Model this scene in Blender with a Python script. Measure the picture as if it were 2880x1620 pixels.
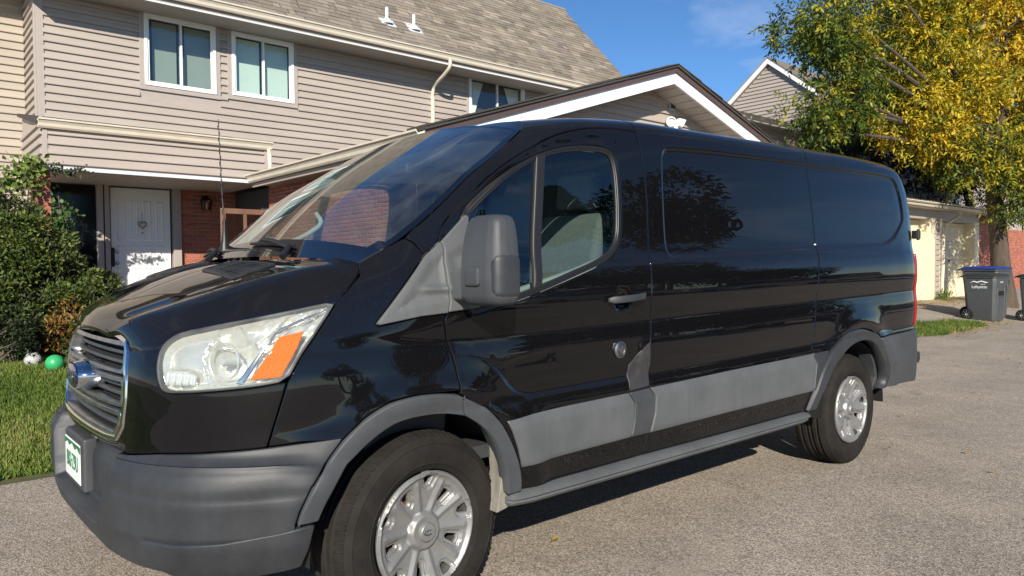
import bpy, bmesh, math, random
import numpy as np
from mathutils import Vector, Matrix
from mathutils.geometry import delaunay_2d_cdt
rnd = random.Random(7)
for o in list(bpy.data.objects): bpy.data.objects.remove(o)
scene = bpy.context.scene; COL = scene.collection
# ---------------------------------------------------------------- camera, sky, sun, exposure
CAM = (-.4116, -2.1075, 1.276); YAW, PITCH, ROLL, FPX = .7111, .0263, -.0086, 2071.5
def cam_axes():
    f = Vector((math.sin(YAW)*math.cos(PITCH), math.cos(YAW)*math.cos(PITCH), -math.sin(PITCH)))
    r = Vector((math.cos(YAW), -math.sin(YAW), 0)); u = r.cross(f); c, s = math.cos(ROLL), math.sin(ROLL)
    return c*r+s*u, -s*r+c*u, f
_r, _u, _f = cam_axes()
cd = bpy.data.cameras.new('camera'); cam = bpy.data.objects.new('camera', cd); COL.objects.link(cam)
cd.sensor_width = 36; cd.lens = FPX/2880*36; cd.clip_start = .05; cd.clip_end = 2000
cam.matrix_world = Matrix(((_r.x, _u.x, -_f.x, CAM[0]), (_r.y, _u.y, -_f.y, CAM[1]), (_r.z, _u.z, -_f.z, CAM[2]), (0, 0, 0, 1)))
scene.camera = cam
SUN_TRAVEL = Vector((.615, .788, 0)).normalized(); SUN_EL = math.radians(26.4)
w = bpy.data.worlds.new('World'); scene.world = w; w.use_nodes = True; wn = w.node_tree.nodes; wn.clear()
sky = wn.new('ShaderNodeTexSky'); sky.sky_type = 'NISHITA'; sky.sun_disc = False; sky.sun_elevation = SUN_EL
sky.sun_rotation = math.atan2(-SUN_TRAVEL.x, -SUN_TRAVEL.y) % (2*math.pi); sky.altitude = 2600; sky.air_density = 1.0; sky.dust_density = .0; sky.ozone_density = 4.0
hs = wn.new('ShaderNodeHueSaturation'); hs.inputs['Saturation'].default_value = 1.12; w.node_tree.links.new(sky.outputs[0], hs.inputs['Color'])
# thin streaky cirrus over the whole sky
wl = w.node_tree.links.new; tcw = wn.new('ShaderNodeTexCoord'); mpw = wn.new('ShaderNodeMapping'); mpw.inputs['Scale'].default_value = (2.2, 1.2, 7.0); mpw.inputs['Rotation'].default_value = (.25, -.12, .4); wl(tcw.outputs['Generated'], mpw.inputs[0])
nw = wn.new('ShaderNodeTexNoise'); nw.inputs['Scale'].default_value = 2.1; nw.inputs['Detail'].default_value = 9; nw.inputs['Roughness'].default_value = .62; nw.inputs['Distortion'].default_value = .6; wl(mpw.outputs[0], nw.inputs['Vector'])
rw = wn.new('ShaderNodeMapRange'); rw.inputs['From Min'].default_value = .53; rw.inputs['From Max'].default_value = .80; rw.inputs['To Max'].default_value = .32; wl(nw.outputs['Fac'], rw.inputs['Value'])
cw = wn.new('ShaderNodeMix'); cw.data_type = 'RGBA'; wl(rw.outputs[0], cw.inputs[0]); wl(hs.outputs[0], cw.inputs[6]); cw.inputs[7].default_value = (6.5, 6.9, 7.6, 1)
bg = wn.new('ShaderNodeBackground'); bg.inputs['Strength'].default_value = .098
wo = wn.new('ShaderNodeOutputWorld'); wl(cw.outputs[2], bg.inputs[0]); w.node_tree.links.new(bg.outputs[0], wo.inputs[0])
sl = bpy.data.lights.new('sun', 'SUN'); sl.energy = 5.0; sl.angle = math.radians(.53); sl.color = (1, .92, .79)
sun = bpy.data.objects.new('sun', sl); COL.objects.link(sun)
sun.rotation_euler = Vector((SUN_TRAVEL.x*math.cos(SUN_EL), SUN_TRAVEL.y*math.cos(SUN_EL), -math.sin(SUN_EL))).to_track_quat('-Z', 'Y').to_euler()
sun.location = (-10, -12, 12)
vs = scene.view_settings; vs.view_transform = 'Standard'; vs.look = 'None'; vs.exposure = .55; vs.gamma = 1; vs.use_curve_mapping = False
scene.cycles.max_bounces = 10; scene.cycles.transparent_max_bounces = 24; scene.cycles.use_denoising = True
# ---------------------------------------------------------------- materials
def mat(name, col, rough=.5, metal=0, var=.0, scale=8, bump=0, bscale=60, coat=0, spec=.5, col2=None, stretch=(1, 1, 1), emit=None):
    m = bpy.data.materials.new(name); m.use_nodes = True; nt = m.node_tree; b = nt.nodes['Principled BSDF']
    b.inputs['Base Color'].default_value = (*col, 1); b.inputs['Roughness'].default_value = rough; b.inputs['Metallic'].default_value = metal
    b.inputs['Specular IOR Level'].default_value = spec; b.inputs['Coat Weight'].default_value = coat; b.inputs['Coat Roughness'].default_value = .03
    if var or bump or col2:
        tc = nt.nodes.new('ShaderNodeTexCoord'); mp = nt.nodes.new('ShaderNodeMapping'); mp.inputs['Scale'].default_value = stretch
        nt.links.new(tc.outputs['Object'], mp.inputs['Vector'])
        if var or col2:
            n = nt.nodes.new('ShaderNodeTexNoise'); n.inputs['Scale'].default_value = scale; n.inputs['Detail'].default_value = 6; n.inputs['Roughness'].default_value = .65
            nt.links.new(mp.outputs[0], n.inputs['Vector'])
            r = nt.nodes.new('ShaderNodeValToRGB'); c2 = col2 or tuple(c*(1+var) for c in col); c1 = col if col2 else tuple(c*(1-var) for c in col)
            r.color_ramp.elements[0].position = .32; r.color_ramp.elements[1].position = .68
            r.color_ramp.elements[0].color = (*c1, 1); r.color_ramp.elements[1].color = (*c2, 1)
            nt.links.new(n.outputs['Fac'], r.inputs[0]); nt.links.new(r.outputs[0], b.inputs['Base Color'])
        if bump:
            n2 = nt.nodes.new('ShaderNodeTexNoise'); n2.inputs['Scale'].default_value = bscale; n2.inputs['Detail'].default_value = 5
            nt.links.new(mp.outputs[0], n2.inputs['Vector'])
            bp = nt.nodes.new('ShaderNodeBump'); bp.inputs['Strength'].default_value = bump; bp.inputs['Distance'].default_value = .01
            nt.links.new(n2.outputs['Fac'], bp.inputs['Height']); nt.links.new(bp.outputs[0], b.inputs['Normal'])
    if emit: b.inputs['Emission Color'].default_value = (*emit, 1); b.inputs['Emission Strength'].default_value = 1
    return m
def rand_tint(m, amt=.25, sat=.0):
    """object-to-object variation of a material's base colour"""
    nt = m.node_tree; b = nt.nodes['Principled BSDF']; oi = nt.nodes.new('ShaderNodeObjectInfo'); mr = nt.nodes.new('ShaderNodeMapRange')
    mr.inputs['To Min'].default_value = 1-amt; mr.inputs['To Max'].default_value = 1+amt; nt.links.new(oi.outputs['Random'], mr.inputs['Value'])
    hsv = nt.nodes.new('ShaderNodeHueSaturation'); nt.links.new(mr.outputs[0], hsv.inputs['Value'])
    l = b.inputs['Base Color'].links
    if l: nt.links.new(l[0].from_socket, hsv.inputs['Color'])
    else: hsv.inputs['Color'].default_value = b.inputs['Base Color'].default_value
    nt.links.new(hsv.outputs[0], b.inputs['Base Color']); return m
def vcol_tint(m, attr='tint'):
    """per-piece shade stored with the geometry (bricks and shingles joined in one mesh)"""
    nt = m.node_tree; b = nt.nodes['Principled BSDF']; at = nt.nodes.new('ShaderNodeAttribute'); at.attribute_name = attr
    mx = nt.nodes.new('ShaderNodeMix'); mx.data_type = 'RGBA'; mx.blend_type = 'MULTIPLY'; mx.inputs[0].default_value = 1
    l = b.inputs['Base Color'].links
    if l: nt.links.new(l[0].from_socket, mx.inputs[6])
    else: mx.inputs[6].default_value = b.inputs['Base Color'].default_value
    nt.links.new(at.outputs['Color'], mx.inputs[7]); nt.links.new(mx.outputs[2], b.inputs['Base Color']); return m
def glass(name, tint=(.8, .9, .87), f0=.07, gloss=1.0, rough=0.0):
    """thin pane: clear tint plus a mirror film that strengthens towards grazing angles, the same from both sides"""
    m = bpy.data.materials.new(name); m.use_nodes = True; nt = m.node_tree; nt.nodes.clear(); L = nt.links.new
    t = nt.nodes.new('ShaderNodeBsdfTransparent'); t.inputs[0].default_value = (*tint, 1)
    g = nt.nodes.new('ShaderNodeBsdfGlossy'); g.inputs['Roughness'].default_value = rough; g.inputs[0].default_value = (gloss, gloss, gloss, 1)
    lw = nt.nodes.new('ShaderNodeLayerWeight'); lw.inputs['Blend'].default_value = .5
    pw = nt.nodes.new('ShaderNodeMath'); pw.operation = 'POWER'; L(lw.outputs['Facing'], pw.inputs[0]); pw.inputs[1].default_value = 4.2
    f = nt.nodes.new('ShaderNodeMath'); f.operation = 'MULTIPLY_ADD'; L(pw.outputs[0], f.inputs[0]); f.inputs[1].default_value = 1-f0; f.inputs[2].default_value = f0
    x = nt.nodes.new('ShaderNodeMixShader'); o = nt.nodes.new('ShaderNodeOutputMaterial')
    L(f.outputs[0], x.inputs[0]); L(t.outputs[0], x.inputs[1]); L(g.outputs[0], x.inputs[2]); L(x.outputs[0], o.inputs[0]); return m
# ---------------------------------------------------------------- object helpers
def tag(o, label=None, cat=None, group=None, kind=None):
    for k, v in (('label', label), ('category', cat), ('group', group), ('kind', kind)):
        if v: o[k] = v
    return o
def attach(o, parent):
    if parent is not None:
        o.parent = parent
        o.matrix_parent_inverse = Matrix.Translation(-parent.location)     # geometry is written in world coordinates
    return o
def empty(name, loc):
    o = bpy.data.objects.new(name, None); COL.objects.link(o); o.location = loc; o.empty_display_size = .2; return o
def mesh(name, V, F, m=None, parent=None, smooth=False, normals=None, mats=None, mi=None):
    me = bpy.data.meshes.new(name); me.from_pydata([tuple(map(float, v)) for v in V], [], [tuple(map(int, f)) for f in F])
    for q in (mats or ([m] if m else [])): me.materials.append(q)
    if mi is not None: me.polygons.foreach_set('material_index', mi)
    if smooth: me.shade_smooth() if hasattr(me, 'shade_smooth') else me.polygons.foreach_set('use_smooth', [True]*len(me.polygons))
    me.update()
    if normals is not None: me.normals_split_custom_set_from_vertices([tuple(map(float, n)) for n in normals])
    o = bpy.data.objects.new(name, me); COL.objects.link(o); return attach(o, parent)
class MB:
    """collects simple solids into one mesh"""
    def __init__(s): s.V = []; s.F = []; s.T = []
    def add(s, V, F, tint=None):
        n = len(s.V); s.V += [tuple(v) for v in V]; s.F += [tuple(i+n for i in f) for f in F]
        if tint is not None: s.T += [tint]*len(V)
        return s
    def box(s, x0, x1, y0, y1, z0, z1, tint=None):
        return s.add([(x0,y0,z0),(x1,y0,z0),(x1,y1,z0),(x0,y1,z0),(x0,y0,z1),(x1,y0,z1),(x1,y1,z1),(x0,y1,z1)],
                     [(0,3,2,1),(4,5,6,7),(0,1,5,4),(1,2,6,5),(2,3,7,6),(3,0,4,7)], tint)
    def prism(s, poly, axis, a, b):
        """poly in the two other axes, extruded along axis from a to b"""
        n = len(poly)
        f = {'x': lambda p, t: (t, p[0], p[1]), 'y': lambda p, t: (p[0], t, p[1]), 'z': lambda p, t: (p[0], p[1], t)}[axis]
        s.add([f(p, a) for p in poly]+[f(p, b) for p in poly], [tuple(range(n))[::-1], tuple(range(n, 2*n))]+[(i, (i+1) % n, n+(i+1) % n, n+i) for i in range(n)]); return s
    def tube(s, pts, r, n=8, cap=True):
        P = [Vector(p) for p in pts]; R = [float(q) for q in r] if hasattr(r, '__len__') else [float(r)]*len(P); base = len(s.V); up = None; V = []
        for i, p in enumerate(P):
            d = (P[min(i+1, len(P)-1)]-P[max(i-1, 0)]).normalized()
            if up is None: up = Vector((0, 0, 1)) if abs(d.z) < .9 else Vector((1, 0, 0))
            a = d.cross(up).normalized(); b = a.cross(d).normalized(); up = b
            for k in range(n):
                t = 2*math.pi*k/n; V.append(p+R[i]*(math.cos(t)*a+math.sin(t)*b))
        F = [(i*n+k, i*n+(k+1) % n, (i+1)*n+(k+1) % n, (i+1)*n+k) for i in range(len(P)-1) for k in range(n)]
        if cap: F += [tuple(range(n))[::-1], tuple(range((len(P)-1)*n, len(P)*n))]
        return s.add(V, F)
    def lathe(s, prof, c, axis='z', n=32, flip=False):
        """prof: (r, h) pairs around the axis through c"""
        V = []
        for r, h in prof:
            for k in range(n):
                t = 2*math.pi*k/n; a, b = r*math.cos(t), r*math.sin(t)
                V.append({'z': (c[0]+a, c[1]+b, c[2]+h), 'y': (c[0]+a, c[1]+h, c[2]+b), 'x': (c[0]+h, c[1]+a, c[2]+b)}[axis])
        F = [(i*n+k, i*n+(k+1) % n, (i+1)*n+(k+1) % n, (i+1)*n+k) for i in range(len(prof)-1) for k in range(n)]
        if flip: F = [f[::-1] for f in F]
        return s.add(V, F)
    def build(s, name, m, parent=None, smooth=False, bevel=0, fix=True, seg=2):
        o = mesh(name, s.V, s.F, m, parent, smooth)
        if fix:
            b = bmesh.new(); b.from_mesh(o.data); bmesh.ops.recalc_face_normals(b, faces=b.faces); b.to_mesh(o.data); b.free()
        if s.T:
            a = o.data.color_attributes.new('tint', 'FLOAT_COLOR', 'POINT'); a.data.foreach_set('color', np.array([(t, t, t, 1) if not hasattr(t, '__len__') else (*t, 1) for t in s.T], float).ravel())
        if bevel:
            q = o.modifiers.new('bevel', 'BEVEL'); q.width = bevel; q.segments = seg; q.limit_method = 'ANGLE'; q.angle_limit = math.radians(40)
            if smooth is False: o.data.polygons.foreach_set('use_smooth', [True]*len(o.data.polygons)); w = o.modifiers.new('wn', 'WEIGHTED_NORMAL'); w.keep_sharp = False
        elif smooth: o.data.polygons.foreach_set('use_smooth', [True]*len(o.data.polygons)); o.data.set_sharp_from_angle(angle=math.radians(38))
        return o
def copy_tree(o, parent=None, loc=None):
    c = o.copy(); COL.objects.link(c)
    if parent is not None: c.parent = parent; c.matrix_parent_inverse = o.matrix_parent_inverse.copy()
    if loc is not None: c.location = loc
    for ch in o.children: copy_tree(ch, c)
    return c
# ---------------------------------------------------------------- van body surface
import numpy as np
def sstep(a, b, x):
    t = np.clip((np.asarray(x, float)-a)/(b-a), 0, 1); return t*t*(3-2*t)
def pchip(xs, ys):
    xs = np.array(xs, float); ys = np.array(ys, float); h = np.diff(xs); d = np.diff(ys)/h; m = np.zeros(len(xs))
    for i in range(1, len(xs)-1):
        if d[i-1]*d[i] > 0:
            w1 = 2*h[i]+h[i-1]; w2 = h[i]+2*h[i-1]; m[i] = (w1+w2)/(w1/d[i-1]+w2/d[i])
    m[0], m[-1] = d[0], d[-1]
    def f(x):
        x = np.clip(np.asarray(x, float), xs[0], xs[-1]); i = np.clip(np.searchsorted(xs, x)-1, 0, len(xs)-2)
        t = (x-xs[i])/h[i]
        return ((2*t**3-3*t*t+1)*ys[i]+(t**3-2*t*t+t)*h[i]*m[i]+(-2*t**3+3*t*t)*ys[i+1]+(t**3-t*t)*h[i]*m[i+1])
    return f
def crom(P, n):
    P = np.array(P, float); Q = np.vstack([2*P[0]-P[1], P, 2*P[-1]-P[-2]]); out = []
    for i in range(1, len(Q)-2):
        a, b, c, d = Q[i-1:i+3]; ta = 0; tb = np.linalg.norm(b-a)**.5; tc = tb+np.linalg.norm(c-b)**.5; td = tc+np.linalg.norm(d-c)**.5
        for t in np.linspace(tb, tc, n, endpoint=False):
            A1 = (tb-t)/tb*a+t/tb*b; A2 = (tc-t)/(tc-tb)*b+(t-tb)/(tc-tb)*c; A3 = (td-t)/(td-tc)*c+(t-tc)/(td-tc)*d
            B1 = (tc-t)/tc*A1+t/tc*A2; B2 = (td-t)/(td-tb)*A2+(t-tb)/(td-tb)*A3
            out.append((tc-t)/(tc-tb)*B1+(t-tb)/(tc-tb)*B2)
    out.append(P[-1]); return np.array(out)
PLAN = crom([(.105,1.03),(.108,.85),(.118,.68),(.135,.55),(.165,.42),(.22,.30),(.30,.19),(.40,.11),(.52,.055),(.68,.02),(.9,.004),(1.2,0),
             (1.8,0),(3.,0),(4.2,0),(4.9,0),(5.12,.004),(5.25,.016),(5.34,.045),(5.41,.09),(5.46,.16),(5.49,.3),(5.515,.6),(5.52,1.03)], 24)
_s = np.concatenate([[0], np.cumsum(np.linalg.norm(np.diff(PLAN, axis=0), axis=1))])
_i = np.argmin(abs(PLAN[:,0]-1.5)); PS = _s-_s[_i]+PLAN[_i,0]          # plan parameter: equals x along the straight side
_t = np.gradient(PLAN, PS, axis=0); _t /= np.linalg.norm(_t, axis=1)[:,None]
PN = np.stack([-_t[:,1], _t[:,0]], 1)                                   # inward normal
UF, UR = PS[0], PS[-1]
F_FRONT = pchip([.26,.30,.34,.40,.45,.60,.64,.68,.72,.85,.95,1.03,1.08,1.12,1.18,1.25,1.4,2], [.09,.06,.03,.01,0,0,.012,.042,.05,.058,.066,.085,.105,.13,.165,.21,.30,.5])
F_SIDE = pchip([.26,.30,.36,.42,.50,.56,.70,.74,.77,.80,.85,.90,.95,1.0,1.04,1.10,1.16,1.22,1.28,1.34,1.40,1.6,1.8,1.88],
               [.06,.05,.03,.016,.008,.003,.002,.004,.007,.013,.006,.002,.003,.008,.013,.004,.0,.002,.011,.028,.040,.062,.088,.103])
F_REAR = pchip([.3,.5,.8,1.1,1.4,1.7,1.88,1.95,2.1], [.06,.0,.005,.01,.012,.035,.075,.12,.30])
W_FRONT = pchip([-2,.15,.30,.55,.73,1.0,1.25,1.4,9], [1,1,1,.7,.5,.2,.04,0,0])
ROOF = np.array([(.103,1.88),(.117,1.922),(.137,1.947),(.168,1.966),(.22,1.981),(.32,1.997),(.5,2.014),(.75,2.027),(1.03,2.032)])
_rp = crom(ROOF, 10); _rs = 1.88+np.concatenate([[0], np.cumsum(np.linalg.norm(np.diff(_rp, axis=0), axis=1))])
VTOP = _rs[-1]
ARCHES = [(1.035,.355,.50), (4.335,.365,.50)]
ASEAM = np.array([(.80,1.20),(.95,1.27),(1.08,1.36),(1.16,1.47),(1.37,1.63),(1.62,1.775),(1.82,1.855),(2.04,1.90),(2.4,1.925)])
def polydist(x, z, P, closed=False):
    """distance to a polyline, and the sign of the nearest segment's side (left of travel > 0)"""
    P = np.array(P, float); Q = np.roll(P, -1, 0) if closed else P[1:]; A = P if closed else P[:-1]
    best = np.full(np.shape(x), 1e9); sg = np.zeros(np.shape(x))
    for a, b in zip(A, Q):
        d = b-a; L = d@d
        if L < 1e-14: continue
        t = np.clip(((x-a[0])*d[0]+(z-a[1])*d[1])/L, 0, 1); ex = x-a[0]-t*d[0]; ez = z-a[1]-t*d[1]
        q = np.hypot(ex, ez); m = q < best-1e-12; best = np.where(m, q, best); sg = np.where(m, np.sign(d[0]*ez-d[1]*ex), sg)
    return best, sg
def inpoly(x, z, P):
    P = np.array(P, float); r = np.zeros(np.shape(x), bool)
    for (ax, az), (bx, bz) in zip(P, np.roll(P, -1, 0)):
        if az == bz: continue
        c = (az > z) != (bz > z); r ^= c & (x < (bx-ax)*(z-az)/(bz-az)+ax)
    return r
RECESS = []      # (polygon in (u,v), depth, edge width)
GROOVES = []     # (polyline, depth, half width)
def body(u, v, feat=True):
    u = np.atleast_1d(np.asarray(u, float)); v = np.atleast_1d(np.asarray(v, float)); u, v = np.broadcast_arrays(u, v)
    px = np.interp(u, PS, PLAN[:,0]); py = np.interp(u, PS, PLAN[:,1]); nx = np.interp(u, PS, PN[:,0]); ny = np.interp(u, PS, PN[:,1])
    l = np.hypot(nx, ny); nx = nx/l; ny = ny/l
    wf = W_FRONT(px); wr = np.where(px > 3, sstep(.05, .9, -nx), 0)
    vs = np.minimum(v, 1.88)
    ins = wf*F_FRONT(vs)+(1-wf-wr)*F_SIDE(vs)+wr*F_REAR(v)
    up = v > 1.88
    ri = np.interp(v, _rs, _rp[:,0]); rz = np.interp(v, _rs, _rp[:,1])
    ins = np.where(up, ins+(ri-.103)*(1-wr), ins); z = np.where(up, rz, v)
    z = z-np.where(px > 3, .35*sstep(.2, 1, wr)*0, 0)
    # the nose of the roof drops towards the screen, the body rises a little to the rear
    t = np.clip((2.45-px)/.75, 0, 2); z = z-(.055+.05*sstep(.2, 1.03, ri)*up)*t**1.6*sstep(1.62, 1.95, v)
    z = z+.020*sstep(.35, .95, v)*(np.maximum(px, 1.3)-2.3)
    # roof edge rounds down into the rear end
    tr = np.clip((px-4.95)/.5, 0, 1); z = z-(.05*tr**3+.035*np.clip((px-4.2)/1.1, 0, 1)**2)*sstep(1.5, 1.95, v)
    if feat:
        d, s = polydist(u, v, ASEAM); dd = np.where(s > 0, d, 0)
        ins = ins+.085*(np.clip(dd, 0, .4)/.2)**1.5*sstep(2.02, 1.6, px)*sstep(1.15, 1.38, v)
        for cx, cz, r in ARCHES:
            q = np.hypot(u-cx, v-cz); ins = ins-.022*np.exp(-((q-r)/.075)**2)*sstep(1.16, .98, v)*sstep(.2, .5, px)
        for P, dep, w in RECESS:
            P = np.asarray(P); lo = P.min(0)-w; hi = P.max(0)+w; m = (u > lo[0]) & (u < hi[0]) & (v > lo[1]) & (v < hi[1])
            if m.any():
                d, _ = polydist(u[m], v[m], P, True); sd = np.where(inpoly(u[m], v[m], P), d, -d); ins = ins.copy(); ins[m] += dep*sstep(-.2*w, w, sd)
        for P, dep, w in GROOVES:
            P = np.asarray(P); lo = P.min(0)-4*w; hi = P.max(0)+4*w; m = (u > lo[0]) & (u < hi[0]) & (v > lo[1]) & (v < hi[1])
            if m.any(): d, _ = polydist(u[m], v[m], P); ins = ins.copy(); ins[m] += dep*np.exp(-(d/w)**2)
    return np.stack([px+nx*ins, py+ny*ins, z], -1)
def bodyn(u, v):
    e = 2e-3; a = body(u+e, v)-body(u-e, v); b = body(u, np.asarray(v)+e)-body(u, np.asarray(v)-e)
    n = np.cross(a, b); return n/np.linalg.norm(n, axis=-1)[...,None]
T = {
 'hl': [(0.048,0.972),(0.037,1.014),(0.041,1.054),(0.073,1.086),(0.126,1.106),(0.253,1.125),(0.421,1.147),(0.569,1.17),(0.723,1.196),(0.689,1.153),(0.618,1.064),(0.582,1.021),(0.535,0.948),(0.426,0.934),(0.29,0.923),(0.137,0.913),(0.09,0.916),(0.066,0.936)],
 'hlamber': [(0.409,0.954),(0.445,0.996),(0.514,1.087),(0.603,1.103),(0.578,1.052),(0.517,0.961)],
 'hlbowl': [(0.318,1.037)],
 'hllow': [(0.055,0.99),(0.143,0.996),(0.207,0.947),(0.208,0.929),(0.104,0.92),(0.075,0.937)],
 'shutA': [(-0.162,1.035),(0.023,1.051)],
 'grille': [(-0.215,1.07),(-0.168,1.034),(-0.132,0.948),(-0.129,0.87),(-0.143,0.782),(-0.193,0.725)],
 'grilleb': [(-0.193,0.725),(-0.315,0.736),(-0.498,0.767),(-0.647,0.809)],
 'paintlow': [(-0.148,0.691),(0.059,0.717),(0.292,0.732),(0.467,0.742),(0.579,0.749),(0.707,0.757)],
 'fasc_seam': [(0.535,0.948),(0.507,0.863),(0.467,0.742)],
 'lobe': [(-0.12,0.702),(-0.156,0.646),(-0.191,0.575),(-0.23,0.498),(-0.257,0.423)],
 'flF_out': [(0.546,0.498),(0.559,0.542),(0.592,0.611),(0.642,0.674),(0.703,0.746),(0.779,0.807),(0.872,0.854),(0.977,0.867),(1.076,0.863),(1.148,0.847),(1.234,0.806),(1.31,0.742),(1.362,0.671),(1.409,0.577),(1.439,0.485),(1.441,0.427)],
 'flF_in': [(0.608,0.502),(0.628,0.551),(0.659,0.61),(0.713,0.668),(0.777,0.723),(0.854,0.77),(0.943,0.791),(1.05,0.792),(1.167,0.767),(1.236,0.724),(1.294,0.666),(1.338,0.589),(1.363,0.513),(1.374,0.422)],
 'spoiler': [(0.06,0.453),(0.182,0.45),(0.338,0.46),(0.48,0.478),(0.553,0.493),(0.601,0.493),(0.583,0.417),(0.561,0.361)],
 'shutB': [(0.728,1.202),(0.758,1.224),(0.814,1.277),(0.824,1.296),(0.826,1.321)],
 'pillarseam': [(1.001,1.409),(1.03,1.392),(1.055,1.347)],
 'doorF': [(1.12,1.396),(1.128,1.37),(1.12,1.317),(1.119,1.277),(1.117,1.233),(1.12,1.212),(1.122,1.181),(1.113,1.143),(1.103,1.117),(1.112,1.053),(1.132,0.989),(1.143,0.932),(1.152,0.862),(1.162,0.815),(1.175,0.763)],
 'doorTop': [(1.124,1.404),(1.132,1.436),(1.159,1.482),(1.244,1.556),(1.35,1.643),(1.487,1.756),(1.638,1.848),(1.788,1.904),(1.97,1.926),(2.143,1.923),(2.26,1.914)],
 'doorR': [(2.272,1.926),(2.282,1.751),(2.278,1.56),(2.265,1.417),(2.25,1.342),(2.239,1.217),(2.236,1.129),(2.244,1.024),(2.23,0.937),(2.231,0.965),(2.224,0.852),(2.218,0.74),(2.211,0.522),(2.197,0.486),(2.178,0.429)],
 'rockTop': [(1.44,0.423),(1.785,0.421),(2.178,0.429),(2.808,0.423),(3.679,0.419)],
 'rockBot': [(1.373,0.358),(1.9,0.363),(2.614,0.366),(3.671,0.371)],
 'glass': [(1.231,1.46),(1.238,1.49),(1.307,1.555),(1.418,1.636),(1.517,1.706),(1.629,1.77),(1.76,1.808),(1.895,1.818),(2.024,1.811),(2.07,1.789),(2.085,1.725),(2.082,1.602),(2.07,1.471),(2.053,1.406),(2.008,1.355),(1.907,1.315),(1.762,1.276),(1.588,1.228),(1.454,1.194),(1.29,1.162),(1.199,1.144)],
 'divider': [(1.629,1.772),(1.663,1.781),(1.562,1.224),(1.533,1.213)],
 'wsedge': [(0.826,1.321),(0.902,1.36),(1.001,1.41),(1.002,1.409),(1.161,1.545),(1.338,1.706),(1.483,1.846),(1.608,1.931)],
 'recess': [(2.421,1.797),(2.444,1.834),(2.5,1.852),(3.064,1.864),(3.833,1.863),(4.383,1.856),(4.99,1.869),(5.116,1.851),(5.164,1.744),(5.176,1.564),(5.127,1.509),(4.969,1.41),(4.845,1.373),(4.721,1.36),(3.835,1.343),(3.097,1.323),(2.455,1.309),(2.4,1.325),(2.383,1.356),(2.386,1.409),(2.397,1.602)],
 'quarterF': [(3.894,1.982),(3.833,1.863),(3.84,1.41),(3.824,1.342),(3.833,1.312),(3.798,1.216),(3.78,1.063),(3.768,0.987),(3.723,0.758),(3.731,0.777),(3.734,0.745),(3.759,0.688),(3.723,0.536),(3.648,0.428)],
 'flR_out': [(3.662,0.434),(3.747,0.537),(3.803,0.627),(3.861,0.688),(3.932,0.748),(4.051,0.799),(4.183,0.833),(4.337,0.838),(4.488,0.814),(4.589,0.761),(4.669,0.68),(4.727,0.591),(4.743,0.509),(4.7,0.451)],
 'flR_in': [(3.748,0.433),(3.802,0.52),(3.867,0.604),(3.935,0.67),(4.02,0.71),(4.146,0.748),(4.277,0.765),(4.4,0.765),(4.503,0.741),(4.582,0.686),(4.65,0.616),(4.691,0.54),(4.693,0.48),(4.636,0.451)],
 'rbump': [(4.596,0.76),(4.913,0.765),(5.237,0.766)],
 'rbumpbot': [(4.7,0.448),(4.784,0.451),(5.087,0.446),(5.211,0.483)],
 'rbumpline': [(4.732,0.567),(5.152,0.565)],
 'mouldtop': [(1.349,0.724),(1.678,0.731),(2.078,0.732),(2.221,0.736),(2.865,0.744),(3.734,0.745),(3.933,0.748)],
 'mouldbot': [(1.43,0.518),(1.736,0.522),(2.084,0.528),(2.234,0.526),(2.866,0.533),(3.714,0.535),(3.773,0.536)],
 'mouldcut': [(2.078,0.732),(2.107,0.68),(2.104,0.607),(2.084,0.528),(2.221,0.736),(2.254,0.691),(2.248,0.615),(2.216,0.527)],
 'patch': [(2.227,0.943),(2.232,0.844),(2.217,0.742),(2.084,0.735),(2.085,0.801),(2.093,0.851),(2.162,0.906)],
 'lock': [(2.028,0.925)],
 'handle': [(1.931,1.142),(2.165,1.154),(2.031,1.143)],
 'lowline': [(1.38,0.914),(1.406,0.856),(1.444,0.807),(1.505,0.791),(1.783,0.787),(2.086,0.784),(2.243,0.789),(2.876,0.788),(3.731,0.777)],
 'swoop': [(1.133,0.999),(1.208,0.983),(1.262,0.963),(1.309,0.926),(1.35,0.884),(1.386,0.838),(1.445,0.802),(1.509,0.785)],
 'sail_rear': [(1.124,1.404),(1.228,1.493),(1.24,1.482),(1.222,1.378),(1.187,1.149)],
 'sail_front': [(0.846,1.116),(1.057,1.347),(1.12,1.394)],
 'sail_low': [(0.846,1.116),(0.857,1.108),(1.006,1.135),(1.113,1.143),(1.247,1.158)],
 'tail': [(5.244,0.876),(5.268,0.767)],
 'groove_top': [(1.239,1.515),(1.422,1.667),(1.622,1.807),(1.768,1.847),(1.95,1.863),(2.121,1.852)],
 'grilletop': [(-0.215,1.07),(-0.314,1.086),(-0.515,1.097),(-0.679,1.102)],
 'rtop': [(4.556,1.916),(4.748,1.908),(4.851,1.861),(4.889,1.758)],
 'bumpbot': [(-0.296,0.392),(-0.202,0.363),(-0.011,0.361),(0.118,0.348),(0.184,0.343)],
}
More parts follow.
